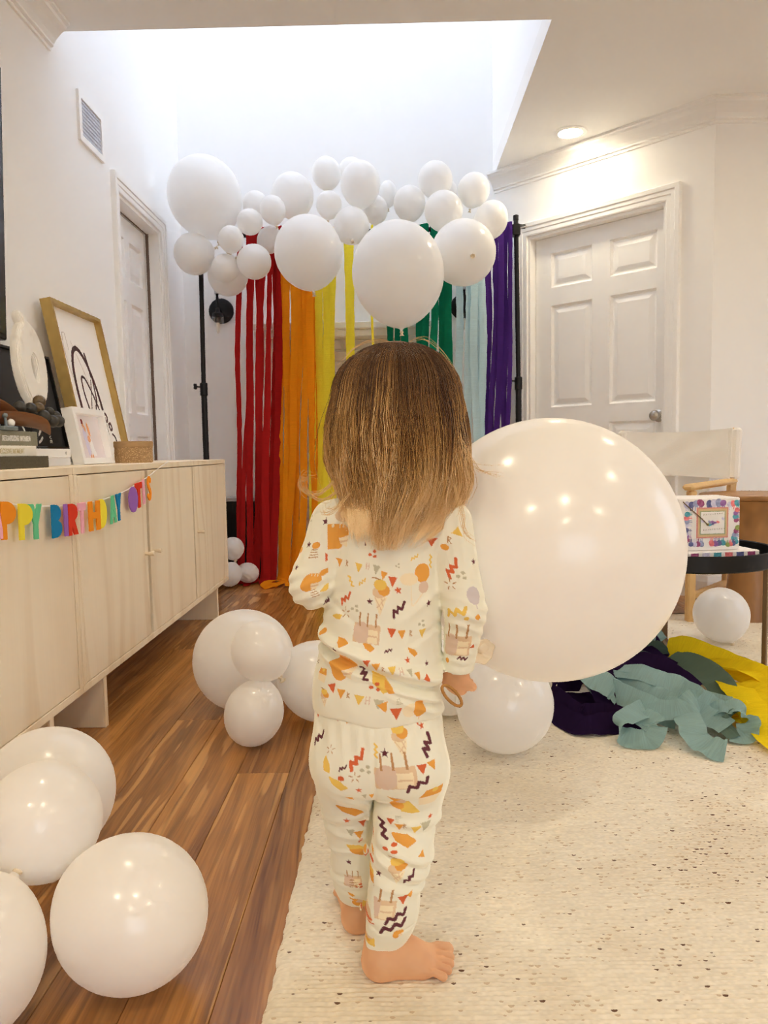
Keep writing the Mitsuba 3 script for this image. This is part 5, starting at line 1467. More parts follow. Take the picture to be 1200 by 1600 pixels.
def hand(F, W, d, n, curl, thumb):
    """Palm, four bent fingers of unequal length and an opposed thumb. d: along the hand, n: out of the palm, thumb side = +s * thumb."""
    W, d = np.asarray(W, float), unit(d)
    n = unit(np.asarray(n, float) - np.dot(n, d) * d)
    s = np.cross(d, n) * thumb
    for off, L, r, ln in ((0.0135, 0.043, 0.0068, 0.038), (0.0047, 0.046, 0.0070, 0.042), (-0.0045, 0.044, 0.0067, 0.039), (-0.0130, 0.040, 0.0058, 0.030)):
        kn = W + d * L + s * off
        F.cone(W + s * off * 0.55 + d * 0.004, kn, 0.0115, 0.0085, 0.008)
        p, a = kn, 0.0
        for q, fr in enumerate((0.42, 0.32, 0.26)):
            a += curl * (0.8 if q == 0 else 1.0)
            p2 = p + ln * fr * (d * math.cos(a) + n * math.sin(a)) + s * off * 0.05
            F.cone(p, p2, r * (1 - 0.07 * q), r * (0.93 - 0.07 * q), 0.0025)
            p = p2
    t0 = W + d * 0.012 + s * 0.011
    t1 = t0 + d * 0.014 + s * 0.012 + n * 0.006
    t2 = t1 + d * 0.013 + s * 0.002 + n * 0.010
    t3 = t2 + d * 0.009 - s * 0.003 + n * 0.006
    F.cone(t0, t1, 0.0095, 0.0080, 0.006)
    F.cone(t1, t2, 0.0078, 0.0070, 0.003)
    F.cone(t2, t3, 0.0068, 0.0060, 0.003)


def foot(F, heel, d, s, ankle):
    """Bare child foot: heel, arch, instep, five toes. d: heel to toes, s: toward the big toe."""
    heel, d, s = np.asarray(heel, float), unit(d), unit(s)
    up = np.array([0, 0, 1.0])
    P = lambda a, b, c: heel + d * a + s * b + up * c
    F.ell(P(0.006, 0, 0.020), (0.025, 0.025, 0.024), 0.014)
    F.cone(ankle, P(0.010, 0, 0.026), 0.0225, 0.021, 0.018)
    F.cone(np.asarray(ankle, float) + d * 0.004 - up * 0.004, P(0.050, 0.003, 0.027), 0.0215, 0.0190, 0.016)
    F.cone(P(0.010, -0.006, 0.016), P(0.066, -0.015, 0.013), 0.017, 0.0135, 0.016)
    F.cone(P(0.048, 0.006, 0.025), P(0.080, 0.014, 0.015), 0.019, 0.0145, 0.018)
    F.cone(P(0.050, -0.003, 0.022), P(0.078, -0.010, 0.013), 0.018, 0.0125, 0.018)
    for a0, b0, a1, b1, r in ((0.084, 0.021, 0.109, 0.023, 0.0105), (0.085, 0.0065, 0.1095, 0.0075, 0.0078), (0.083, -0.0045, 0.1065, -0.0055, 0.0074), (0.079, -0.015, 0.101, -0.0175, 0.0070), (0.072, -0.0245, 0.092, -0.029, 0.0066)):
        b1, b0 = b1 * 1.12, b0 * 1.06
        F.cone(P(a0, b0, 0.013), P((a0 + a1) / 2 + 0.002, (b0 + b1) / 2, 0.015), r * 0.92, r * 0.84, 0.003)
        F.cone(P((a0 + a1) / 2 + 0.002, (b0 + b1) / 2, 0.015), P(a1 + 0.004, b1, 0.0095), r * 0.84, r * 0.98, 0.0008)
    F.ell(P(0.045, 0.026, 0.004), (0.022, 0.010, 0.008), 0.010, cut=True)


def body_mesh():
    F = Field((-0.20, 0.98, 0.002), (0.20, 1.30, 0.955), 0.0028)
    F.ell(HC, (0.071, 0.087, 0.083))
    F.ell(HC + (0, 0.034, -0.042), (0.056, 0.052, 0.060), 0.03)
    F.ell(HC + (0, 0.062, -0.084), (0.020, 0.017, 0.015), 0.03)
    for s in (-1, 1):
        F.ell(HC + (s * 0.030, 0.058, -0.052), (0.022, 0.020, 0.020), 0.02)
        F.ell(HC + (s * 0.071, -0.002, -0.028), (0.008, 0.015, 0.021), 0.008)
        F.ell(HC + (s * 0.075, 0.002, -0.028), (0.005, 0.008, 0.012), 0.004, cut=True)
        F.ell(HC + (s * 0.027, 0.087, -0.020), (0.013, 0.008, 0.009), 0.008, cut=True)
    F.cone(HC + (0, 0.080, -0.022), HC + (0, 0.092, -0.043), 0.006, 0.0085, 0.012)
    F.ell(HC + (0, 0.080, -0.066), (0.016, 0.007, 0.004), 0.006)
    F.ell(HC + (0, 0.080, -0.074), (0.013, 0.007, 0.004), 0.006)
    F.cone((0.003, 1.122, 0.68), HC + (0, 0.0, -0.07), 0.034, 0.033, 0.02)
    # trunk and limbs under the clothes
    F.ell((-0.012, 1.12, 0.58), (0.070, 0.056, 0.115), 0.02)
    F.ell((-0.024, 1.12, 0.45), (0.074, 0.060, 0.10), 0.03)
    F.ell((-0.030, 1.122, 0.345), (0.078, 0.066, 0.07), 0.03)
    F.cone((-0.06, 1.115, 0.672), (0.055, 1.115, 0.668), 0.026, 0.026, 0.02)
    for a, b, c in ((SHR, ELR, WRR), (SHL, ELL_, WRL)):
        F.cone(a, b, 0.024, 0.020, 0.015)
        F.cone(b, c, 0.020, 0.0135, 0.01)
    for a, b, c in ((HIPR, KNEER, ANKR), (HIPL, KNEEL, ANKL)):
        F.cone(a, b, 0.044, 0.031, 0.02)
        F.cone(b, c, 0.031, 0.0215, 0.012)
    hand(F, WRR, (-0.15, 0.62, -0.78), (0.55, 0.6, 0.35), 0.85, 1)
    hand(F, WRL, (0.55, 0.80, 0.20), (0.4, 0.0, -0.9), 0.55, 1)
    foot(F, (-0.039, 1.052, 0.013), (1.0, 0.13, 0), (-0.13, 1.0, 0), ANKR)
    foot(F, (-0.066, 1.152, 0.013), (-0.12, 1.0, 0), (1.0, 0.12, 0), ANKL)
    x, y, z = F.grid()
    F.d = np.maximum(F.d, (0.0132 - z).astype(np.float32))      # soles flat on the rug
    return F.mesh()


def fold(x, z, x0, z0, slope, w, amp, x1=-9, x2=9):
    """A soft ridge along the line z = z0 + slope (x - x0), fading out beyond x1..x2."""
    q = (z - z0 - slope * (x - x0)) / w
    g = np.exp(-q * q)
    fade = 1 / (1 + np.exp(-(x - x1) / 0.008)) / (1 + np.exp((x - x2) / 0.008))
    return amp * g * fade


def top_mesh():
    F = Field((-0.185, 1.005, 0.350), (0.165, 1.245, 0.735), 0.0025)
    F.ell((-0.014, 1.12, 0.610), (0.086, 0.070, 0.125), 0.02)
    F.cone((-0.070, 1.115, 0.672), (0.064, 1.115, 0.668), 0.036, 0.036, 0.03)
    F.ell((0.000, 1.12, 0.690), (0.050, 0.045, 0.035), 0.03)
    F.ell((-0.021, 1.12, 0.500), (0.0905, 0.075, 0.13), 0.03)
    F.ell((-0.029, 1.12, 0.415), (0.100, 0.088, 0.10), 0.03)
    F.cone(SHR, ELR, 0.037, 0.0315, 0.007)
    F.cone(ELR, WRR, 0.0315, 0.0235, 0.003)
    F.cone(SHL, ELL_, 0.037, 0.0315, 0.007)
    F.cone(ELL_, WRL, 0.0315, 0.0235, 0.012)
    x, y, z = F.grid()
    d = F.d
    back = 1 / (1 + np.exp((y - 1.13) / 0.012))
    body = 1 / (1 + np.exp((x - 0.078) / 0.004)) / (1 + np.exp(-(x + 0.118) / 0.004))
    # the gathered band of cloth at the waist runs down to the right
    d = d - 1.35 * body * (fold(x, z, -0.02, 0.478, -0.36, 0.0085, 0.0075) - fold(x, z, -0.02, 0.461, -0.38, 0.006, 0.0065) + fold(x, z, -0.02, 0.449, -0.40, 0.006, 0.0050)
                    - fold(x, z, 0.0, 0.437, -0.45, 0.005, 0.0040, -0.06) + fold(x, z, 0.03, 0.415, -0.55, 0.006, 0.0030, -0.02) + fold(x, z, -0.07, 0.500, -0.15, 0.006, 0.0030, -0.2, -0.03)
                    - fold(x, z, 0.05, 0.520, 0.5, 0.006, 0.0025, 0.02) + fold(x, z, 0.04, 0.560, 0.7, 0.008, 0.0020, 0.0) - fold(x, z, -0.08, 0.555, -0.8, 0.007, 0.0020, -0.2, -0.05))
    # elbows and forearms: rings of small folds
    for (ex, ey, ez), sx, amp in ((ELR, 1, 0.0022), (ELL_, -1, 0.0030)):
        g = np.exp(-(((x - ex) / 0.04) ** 2 + ((y - ey) / 0.05) ** 2 + ((z - ez + 0.01) / 0.035) ** 2))
        d = d - amp * g * np.sin((z * 330 + x * sx * 120 + 40 * y))
    # the sleeve only touches the body, a dark line is left between them
    g = np.exp(-(((x - WRR[0]) / 0.03) ** 2 + ((z - WRR[2] - 0.03) / 0.03) ** 2)) * (x > 0.06)
    d = d - 0.0012 * g * np.sin(z * 420 + x * 60)
    nz = meshkit.noise
    G = np.stack(np.broadcast_arrays(x * 22 + z * 9, y * 22, z * 16 - x * 12), -1)
    near = np.abs(d) < 0.012
    w = np.zeros(d.shape, np.float32)
    w[near] = nz(G[near], 3) - 0.5 + 0.5 * (nz(G[near] * 2.3, 5) - 0.5)
    d = d - 0.0042 * w
    # seam where the sleeve meets the body
    for s, sh in ((1, SHR), (-1, SHL)):
        q = (x - sh[0] + s * 0.006 + 0.25 * s * (z - 0.66)) / 0.0022
        d = d + 0.0012 * np.exp(-q * q) * (z > 0.585)
    hem = 0.3905 - 0.055 * x + 0.003 * np.sin(x * 60) - 0.0006
    inner = (np.abs(x + 0.029) / 0.15) ** 2
    torso = (x < 0.0795) & (x > -0.135)
    d = np.where(torso, np.maximum(d, (hem - z)), d)
    # sleeve ends, neckline
    for a, b in ((ELR, WRR), (ELL_, WRL)):
        a, b = np.array(a), np.array(b)
        u = unit(b - a)
        q = (x - b[0]) * u[0] + (y - b[1]) * u[1] + (z - b[2]) * u[2] + 0.002
        lim = (np.abs(x - b[0]) < 0.035) & (np.abs(y - b[1]) < 0.045) & (np.abs(z - b[2]) < 0.045) & ((x > 0.066) | (y > 1.165))
        d = np.where(lim, np.maximum(d, q), d)
    d = np.maximum(d, z - 0.712 + 0.4 * (y - 1.12) * 0.3)
    F.d = d.astype(np.float32)
    return F.mesh()


def trousers_mesh():
    F = Field((-0.160, 1.000, 0.030), (0.105, 1.245, 0.445), 0.0025)
    F.ell((-0.030, 1.118, 0.345), (0.098, 0.086, 0.085), 0.02)
    F.ell((-0.030, 1.12, 0.40), (0.090, 0.078, 0.08), 0.03)
    F.ell((-0.072, 1.085, 0.315), (0.055, 0.050, 0.055), 0.03)
    F.ell((0.018, 1.075, 0.315), (0.055, 0.050, 0.055), 0.03)
    for (h, k, a), r in (((HIPR, KNEER, ANKR), (0.060, 0.0465, 0.0305)), ((HIPL, KNEEL, ANKL), (0.057, 0.0430, 0.0285))):
        F.cone(h, k, r[0], r[1], 0.018)
        F.cone(k, a, r[1], r[2], 0.015)
        m = np.array(k) * 0.45 + np.array(a) * 0.55
        F.ell(m + (0, -0.008, 0), (r[1] * 0.86, r[1] * 0.9, 0.055), 0.02)
    x, y, z = F.grid()
    d = F.d
    right = 1 / (1 + np.exp(-(x + 0.036) / 0.003))
    d = d - right * (fold(x, z, 0.0, 0.205, -0.45, 0.007, 0.0045, -0.06, 0.05) - fold(x, z, 0.0, 0.192, -0.40, 0.005, 0.0040) + fold(x, z, 0.0, 0.178, -0.50, 0.006, 0.0045, -0.06, 0.03)
                     - fold(x, z, 0.0, 0.163, -0.35, 0.005, 0.0035) + fold(x, z, 0.0, 0.150, -0.25, 0.006, 0.0030) - fold(x, z, 0.02, 0.232, -0.25, 0.006, 0.0030, -0.02)
                     + fold(x, z, 0.02, 0.243, -0.2, 0.006, 0.0025, -0.02))
    left = 1 - right
    d = d - left * (z < 0.25) * (fold(x, z, -0.07, 0.228, 0.25, 0.006, 0.0035) - fold(x, z, -0.07, 0.214, 0.2, 0.005, 0.003) + fold(x, z, -0.07, 0.19, -0.15, 0.006, 0.003) + fold(x, z, -0.07, 0.165, 0.1, 0.005, 0.0025)
                               - fold(x, z, -0.07, 0.12, 0.12, 0.004, 0.002) + fold(x, z, -0.07, 0.108, 0.0, 0.004, 0.0025) - fold(x, z, -0.07, 0.097, 0.1, 0.004, 0.002))
    # crease under the seat, seam of the seat and of the cuffs, waistband pleats
    d = d + 0.0075 * np.exp(-((z - 0.266 - 0.35 * np.abs(x + 0.032)) / 0.006) ** 2) * (y < 1.13) * np.exp(-((x + 0.032) / 0.045) ** 2)
    d = d + 0.0022 * np.exp(-((x + 0.034) / 0.0035) ** 2) * (z > 0.27) * (z < 0.40) * (y < 1.12)
    gx = -0.037 - 0.10 * np.clip(0.262 - z, 0, 0.2)
    d = d + 0.009 * np.exp(-((x - gx) / 0.0045) ** 2) * (z < 0.266) * (y < 1.125)      # the gap between the legs
    d = d - 0.0014 * np.sin(x * 300) * np.exp(-((z - 0.375) / 0.018) ** 2) * (y < 1.12)
    for a, z0 in ((ANKR, 0.098), (ANKL, 0.112)):
        m = np.exp(-((z - z0 - 0.10 * (y - a[1])) / 0.0016) ** 2) * (np.abs(x - a[0]) < 0.045)
        d = d + 0.0022 * m * (right > 0.5 if a is ANKR else left > 0.5)
    G = np.stack(np.broadcast_arrays(x * 24 + z * 8, y * 24, z * 18 - x * 10), -1)
    near = np.abs(d) < 0.012
    w = np.zeros(d.shape, np.float32)
    w[near] = meshkit.noise(G[near], 8) - 0.5 + 0.5 * (meshkit.noise(G[near] * 2.3, 9) - 0.5)
    d = d - 0.0040 * w
    d = np.where(y < 1.12, np.maximum(d, 0.0525 - z), np.maximum(d, 0.064 - z))
    d = np.maximum(d, z - 0.428)
    F.d = d.astype(np.float32)
    return F.mesh()


def seg_par(p, a, b):
    a, b = np.asarray(a, float), np.asarray(b, float)
    e = b - a
    t = np.clip((p - a) @ e / (e @ e), 0, 1)
    return np.linalg.norm(p - a - t[:, None] * e, axis=1), t


def charts_top(v):
    """(chart, u, v) of the printed cloth: 0 body, 1 right sleeve, 2 left sleeve; u runs round the limb in metres, 0 at the back."""
    dr1, t1 = seg_par(v, SHR, ELR)
    dr2, _ = seg_par(v, ELR, WRR)
    dl1, _ = seg_par(v, SHL, ELL_)
    dl2, _ = seg_par(v, ELL_, WRL)
    R, L = np.minimum(dr1, dr2), np.minimum(dl1, dl2)
    c = np.zeros(len(v), int)
    c[(R < 0.043) & (v[:, 0] > 0.066 + 0.04 * np.clip(v[:, 2] - 0.64, 0, 1))] = 1
    c[(L < 0.043) & (v[:, 0] < -0.098 + 0.1 * np.clip(0.70 - v[:, 2], 0, 0.02))] = 2
    u = 0.088 * np.arctan2(v[:, 0] + 0.018, -(v[:, 1] - 1.12))
    w = v[:, 2].copy()
    for k, (s, e, q) in ((1, (SHR, ELR, WRR)), (2, (SHL, ELL_, WRL))):
        m = c == k
        ax = np.array([np.interp(v[m, 2], [q[2], e[2], s[2]], [q[i], e[i], s[i]]) for i in (0, 1)]).T if k == 1 else np.array([np.interp(v[m, 2], [0.55, e[2], s[2]], [e[i], e[i], s[i]]) for i in (0, 1)]).T
        u[m] = 0.033 * np.arctan2(v[m, 0] - ax[:, 0], -(v[m, 1] - ax[:, 1]))
    return c, u, w


def charts_trousers(v):
    c = np.where(v[:, 2] > 0.262, 0, np.where(v[:, 0] > -0.038, 1, 2))
    u = 0.092 * np.arctan2(v[:, 0] + 0.030, -(v[:, 1] - 1.118))
    w = v[:, 2].copy()
    for k, (h, kn, a) in ((1, (HIPR, KNEER, ANKR)), (2, (HIPL, KNEEL, ANKL))):
        m = c == k
        ax = np.array([np.interp(v[m, 2], [a[2], kn[2], h[2]], [a[i], kn[i], h[i]]) for i in (0, 1)]).T
        u[m] = 0.042 * np.arctan2(v[m, 0] - ax[:, 0], -(v[m, 1] - ax[:, 1]))
    return c, u, w


CLOTH = (0.755, 0.755, 0.645)
INK = dict(o=(0.70, 0.34, 0.07), r=(0.58, 0.13, 0.05), y=(0.74, 0.52, 0.12), t=(0.66, 0.50, 0.33), p=(0.115, 0.035, 0.045), g=(0.47, 0.46, 0.34), b=(0.42, 0.24, 0.11), w=(0.80, 0.70, 0.50), k=(0.64, 0.50, 0.40), l=(0.56, 0.52, 0.53))


def zig(n, a):
    return [(-0.5 + i / n, (a if i % 2 else -a)) for i in range(n + 1)]


def motif(kind, col):
    """Printed motif, about one unit large: a list of (polygon, ink)."""
    if kind == 'flag':
        return [(Polygon([(-0.5, 0.42), (0.5, 0.42), (0.02, -0.55)]), col)]
    if kind == 'star':
        return [(Polygon([((0.5 if i % 2 == 0 else 0.2) * math.sin(i * math.pi / 5), (0.5 if i % 2 == 0 else 0.2) * math.cos(i * math.pi / 5)) for i in range(10)]), col)]
    if kind == 'zig':
        return [(LineString(zig(5, 0.12)).buffer(0.075), col)]
    if kind == 'bolt':
        return [(LineString([(-0.2, -0.5), (-0.28, -0.12), (0.02, -0.2), (-0.05, 0.12), (0.25, 0.05), (0.3, 0.5)]).buffer(0.085), col)]
    if kind == 'dots':
        return [(unary_union([ell(-0.28, -0.1, 0.2, 0.14), ell(0.22, 0.2, 0.2, 0.14), ell(0.28, -0.25, 0.2, 0.13)]), col)]
    if kind == 'dot':
        return [(ell(0, 0, 0.5, 0.42), col)]
    if kind == 'spark':
        return [(unary_union([LineString([(0.25 * math.sin(a), 0.25 * math.cos(a)), (0.5 * math.sin(a), 0.5 * math.cos(a))]).buffer(0.05) for a in np.arange(5) * 1.2566]), col)]
    if kind == 'lines':
        return [(unary_union([LineString([(-0.4, -0.3 + i * 0.2), (0.35 - 0.1 * i, -0.25 + i * 0.2)]).buffer(0.035) for i in range(4)]), col)]
    if kind == 'cake':      # tan cake with candles, one slice lighter
        return [(sbox(-0.46, -0.40, 0.46, 0.12).buffer(0.04), col), (ell(-0.2, -0.12, 0.30, 0.34), 'k' if col == 't' else col), (sbox(0.06, -0.42, 0.42, 0.0), 'w'), (sbox(0.08, -0.22, 0.40, -0.17), 't'),
                (unary_union([sbox(x - 0.03, 0.08, x + 0.03, 0.52) for x in (-0.30, 0.0, 0.32)]), 'b')]
    if kind == 'pie':       # round orange cake with a cut slice
        return [(unary_union([ell(-0.10, 0.0, 0.40, 0.5), ell(0.10, 0.16, 0.42, 0.34)]), col), (Polygon([(0.06, -0.06), (0.50, 0.06), (0.44, -0.40), (0.10, -0.28)]), 'w'), (Polygon([(0.09, -0.17), (0.48, -0.09), (0.47, -0.17), (0.09, -0.25)]), 't'),
                (unary_union([sbox(x - 0.025, 0.34, x + 0.025, 0.54) for x in (-0.08, 0.10, 0.26)]), 'w')]
    if kind == 'slice':
        return [(Polygon([(-0.5, 0.0), (-0.3, 0.4), (0.45, 0.5), (0.5, 0.05)]), 'o'), (Polygon([(-0.5, 0.0), (0.5, 0.05), (0.45, -0.5), (-0.42, -0.45)]), 'w'), (ell(0.1, 0.35, 0.13, 0.13), 'y')]
    if kind == 'cone':
        return [(Polygon([(-0.28, 0.0), (0.30, 0.0), (0.06, -0.72)]), 'w'), (LineString([(-0.2, -0.1), (0.12, -0.5)]).buffer(0.02).union(LineString([(0.05, -0.05), (0.16, -0.35)]).buffer(0.02)).union(LineString([(0.2, -0.08), (-0.08, -0.42)]).buffer(0.02)), 't'),
                (ell(-0.06, 0.12, 0.30, 0.2), 't'), (ell(0.14, 0.22, 0.26, 0.2), 'o'), (ell(-0.05, 0.40, 0.28, 0.2), 'y'), (LineString([(-0.1, 0.58), (-0.3, 0.62), (-0.42, 0.6)]).buffer(0.025), 'b')]
    if kind == 'ball':
        return [(ell(0, 0, 0.42, 0.5), col), (LineString([(0, -0.5), (0.03, -0.7)]).buffer(0.02), col)]
    if kind == 'balls':
        return [(ell(0.26, 0.24, 0.36, 0.34, 20), 'o'), (ell(-0.34, 0.06, 0.38, 0.22), 'w'), (ell(0.30, -0.28, 0.24, 0.22), 'k'), (LineString([(-0.3, -0.2), (-0.25, -0.9)]).buffer(0.02).union(LineString([(0.25, -0.5), (-0.2, -0.9)]).buffer(0.02)), 'w')]
    if kind == 'carrot':    # pointed yellow cone lying
        return [(Polygon([(-0.35, 0.12), (-0.1, -0.25), (0.75, -0.5), (0.1, 0.22)]), 'y'), (ell(-0.28, 0.02, 0.28, 0.17, -20), 'o'), (ell(-0.22, 0.22, 0.26, 0.12, -20), 'k'), (Polygon([(-0.7, 0.42), (-0.2, 0.3), (-0.35, 0.15)]), 'o')]
    if kind == 'smear':
        return [(Polygon([(-0.5, 0.3), (0.1, 0.2), (0.5, -0.1), (0.2, -0.3), (-0.3, 0.0)]).buffer(0.06), col)]
    if kind in ('R', 'T', 'H', 'I', 'B'):
        s = dict(R=[[(-0.25, -0.5), (-0.25, 0.5), (0.2, 0.3), (-0.2, 0.05), (0.25, -0.5)]], T=[[(-0.3, 0.5), (0.3, 0.5)], [(0, 0.5), (0, -0.5)]], H=[[(-0.25, -0.5), (-0.25, 0.5)], [(0.25, -0.5), (0.25, 0.5)], [(-0.25, 0), (0.25, 0)]],
                 I=[[(0, -0.5), (0, 0.5)]], B=[[(-0.2, -0.5), (-0.2, 0.5), (0.2, 0.25), (-0.2, 0.0), (0.25, -0.25), (-0.2, -0.5)]])[kind]
        return [(unary_union([LineString(q).buffer(0.08) for q in s]), col)]
    raise ValueError(kind)


def printed_cloth(v, chart, seed, half):
    """Vertex colours of the print. PRINT rows: chart, kind, ink, u, v, size (m), turn (degrees)."""
    c, u, w = chart
    # the same print goes on round the front
    seed = seed + [(k, kind, ink, mu + half[k] * (1 if mu < 0 else -1), mv + 0.012, size, rot) for k, kind, ink, mu, mv, size, rot in seed]
    col = np.tile(np.array(CLOTH), (len(v), 1))
    for k, kind, ink, mu, mv, size, rot in seed:
        near = np.flatnonzero((c == k) & (np.abs(u - mu) < size) & (np.abs(w - mv) < size))
        if not len(near):
            continue
        a = math.radians(rot)
        du, dv = (u[near] - mu) / size, (w[near] - mv) / size
        lu, lv = du * math.cos(a) + dv * math.sin(a), -du * math.sin(a) + dv * math.cos(a)
        for poly, i in motif(kind, ink):
            m = shapely.contains_xy(poly, lu, lv)
            col[near[m]] = INK[i]
    return col

# ------------------------------------------------------------------ the child: body, pyjamas, hair
PRINT_TOP = [
    (2, 'star', 'p', -0.0085, 0.6805, 0.012, 0), (0, 'pie', 'o', -0.0838, 0.6587, 0.037, 0), (2, 'star', 'p', -0.0268, 0.6465, 0.01, 10), (2, 'dot', 'o', -0.0136, 0.6462, 0.012, 0),
    (2, 'dot', 'o', -0.0443, 0.637, 0.011, 0), (2, 'flag', 'r', 0.009, 0.6287, 0.013, -8), (0, 'flag', 'o', -0.0829, 0.6212, 0.013, -8), (0, 'R', 'b', -0.0645, 0.6212, 0.008, -8),
    (0, 'flag', 'y', -0.042, 0.6162, 0.014, -8), (0, 'H', 'k', -0.0256, 0.6187, 0.009, -8), (0, 'flag', 'g', -0.0104, 0.6138, 0.014, -12), (0, 'flag', 'o', 0.0022, 0.6054, 0.013, -15),
    (0, 'flag', 'r', 0.0179, 0.5964, 0.016, -8), (2, 'smear', 'o', 0.0113, 0.6072, 0.018, 60), (0, 'star', 'r', 0.0269, 0.5837, 0.014, 10), (0, 'bolt', 'p', 0.0269, 0.5563, 0.025, -15),
    (0, 'bolt', 'r', -0.0664, 0.5713, 0.022, -15), (2, 'bolt', 'p', 0.034, 0.5638, 0.015, -30), (0, 'star', 'p', -0.0221, 0.5687, 0.011, 0), (0, 'dots', 'g', -0.0484, 0.5587, 0.014, 0),
    (0, 'spark', 'b', -0.065, 0.5513, 0.016, 0), (0, 'cone', 'y', -0.004, 0.5762, 0.04, -8), (0, 'balls', 'o', 0.0597, 0.5962, 0.04, 0), (0, 'cake', 't', -0.0277, 0.5287, 0.045, -6),
    (0, 'star', 'p', 0.0788, 0.5613, 0.012, 10), (0, 'dots', 'g', 0.0673, 0.5337, 0.014, 0), (0, 'flag', 'r', 0.0141, 0.5237, 0.015, -6), (0, 'flag', 'o', 0.0313, 0.5212, 0.014, 0),
    (0, 'R', 'b', 0.0473, 0.5212, 0.008, 0), (0, 'flag', 'y', 0.0695, 0.5188, 0.014, 5), (0, 'zig', 'y', -0.0354, 0.5962, 0.014, 30), (0, 'zig', 'y', -0.0564, 0.5962, 0.017, -65),
    (0, 'zig', 'y', 0.0865, 0.6212, 0.018, 88), (0, 'flag', 'r', 0.0862, 0.6487, 0.013, 0), (0, 'dots', 'r', -0.0169, 0.6362, 0.016, 0), (0, 'ball', 't', -0.0761, 0.6951, 0.032, 0),
    (0, 'dot', 'y', 0.0301, 0.6687, 0.014, 0), (1, 'flag', 'y', 0.0103, 0.6611, 0.014, 40), (1, 'R', 'b', -0.0026, 0.6512, 0.009, -15), (1, 'dot', 'o', -0.0112, 0.6412, 0.011, 0),
    (1, 'bolt', 'r', -0.0082, 0.6112, 0.027, 0), (1, 'star', 'p', 0.0268, 0.6187, 0.01, 0), (1, 'dots', 'g', 0.0022, 0.6013, 0.016, 0), (1, 'spark', 'b', -0.0148, 0.5887, 0.017, 0),
    (1, 'ball', 'l', 0.0154, 0.5719, 0.026, 0), (1, 'zig', 'y', -0.0166, 0.5489, 0.034, 10), (1, 'dot', 'y', -0.0014, 0.5401, 0.007, 0), (1, 'cake', 't', -0.0137, 0.5037, 0.052, 0),
    (1, 'flag', 'r', 0.0173, 0.4945, 0.008, 60), (1, 'zig', 'p', 0.002, 0.4762, 0.018, -10), (1, 'dot', 'o', -0.0298, 0.4712, 0.01, 0), (1, 'dot', 'o', 0.0157, 0.5413, 0.009, 0),
    (2, 'dots', 'g', -0.0416, 0.6837, 0.014, 0), (2, 'star', 'p', -0.0346, 0.6133, 0.009, 0), (2, 'lines', 'b', -0.0108, 0.6342, 0.018, 0), (2, 'pie', 'o', -0.0016, 0.5938, 0.026, 0),
    (2, 'lines', 'b', 0.0089, 0.5788, 0.016, 10), (0, 'star', 'p', -0.0704, 0.4989, 0.009, 0), (0, 'pie', 'o', -0.0639, 0.4728, 0.037, 0), (0, 'slice', 'o', -0.101, 0.4561, 0.02, 0),
    (0, 'dots', 'p', -0.126, 0.4688, 0.009, 0), (0, 'zig', 'p', -0.032, 0.4671, 0.022, -55), (0, 'flag', 'r', -0.0242, 0.4836, 0.011, 0), (0, 'flag', 'o', -0.011, 0.4788, 0.012, 0),
    (0, 'R', 'b', -0.0008, 0.4762, 0.006, 0), (0, 'flag', 'y', 0.0118, 0.4738, 0.012, 0), (0, 'H', 'k', 0.0248, 0.4713, 0.009, 0), (0, 'flag', 'g', 0.0387, 0.4681, 0.01, 0),
    (0, 'flag', 'o', 0.05, 0.4623, 0.011, 0), (0, 'flag', 'r', 0.0644, 0.4554, 0.011, 30), (0, 'smear', 'y', -0.0048, 0.4549, 0.034, -15), (0, 'smear', 'o', 0.0068, 0.4479, 0.017, -30),
    (0, 'dots', 'r', -0.0136, 0.4512, 0.017, 0), (0, 'flag', 'r', -0.0768, 0.4424, 0.014, 20), (0, 'flag', 'o', -0.0622, 0.4371, 0.014, 0), (0, 'R', 'b', -0.0509, 0.4362, 0.007, 0),
    (0, 'flag', 'y', -0.0357, 0.4312, 0.015, -5), (0, 'H', 'k', -0.0231, 0.4312, 0.01, -5), (0, 'flag', 'g', -0.0082, 0.4262, 0.015, -8), (0, 'flag', 'o', -0.0007, 0.4213, 0.016, 20),
    (0, 'flag', 'r', 0.0168, 0.4113, 0.018, 0), (0, 'ball', 'w', 0.0384, 0.4137, 0.024, 90), (0, 'ball', 'o', 0.0536, 0.4137, 0.024, 0), (0, 'lines', 'g', 0.0216, 0.4287, 0.011, 0),
    (0, 'cone', 't', -0.0885, 0.4262, 0.02, 0), (0, 'star', 'r', 0.0394, 0.4838, 0.011, 0), (0, 'star', 'p', 0.0753, 0.4738, 0.009, 0), (0, 'smear', 'o', -0.0241, 0.5037, 0.017, 0),
    (0, 'smear', 'o', -0.0664, 0.5095, 0.017, 0), (0, 'zig', 'p', 0.0079, 0.4987, 0.013, 10), (0, 'smear', 'o', 0.0497, 0.4938, 0.017, -10), (0, 'dot', 'o', -0.1088, 0.5178, 0.012, 0),
    (0, 'smear', 'y', -0.0798, 0.5437, 0.016, 30), (0, 'zig', 'y', 0.0574, 0.6287, 0.014, 20), (0, 'dots', 'g', 0.0272, 0.6187, 0.009, 0), (0, 'star', 'p', -0.0307, 0.6487, 0.006, 0),
    (2, 'smear', 'y', 0.0245, 0.5856, 0.016, 60),
]
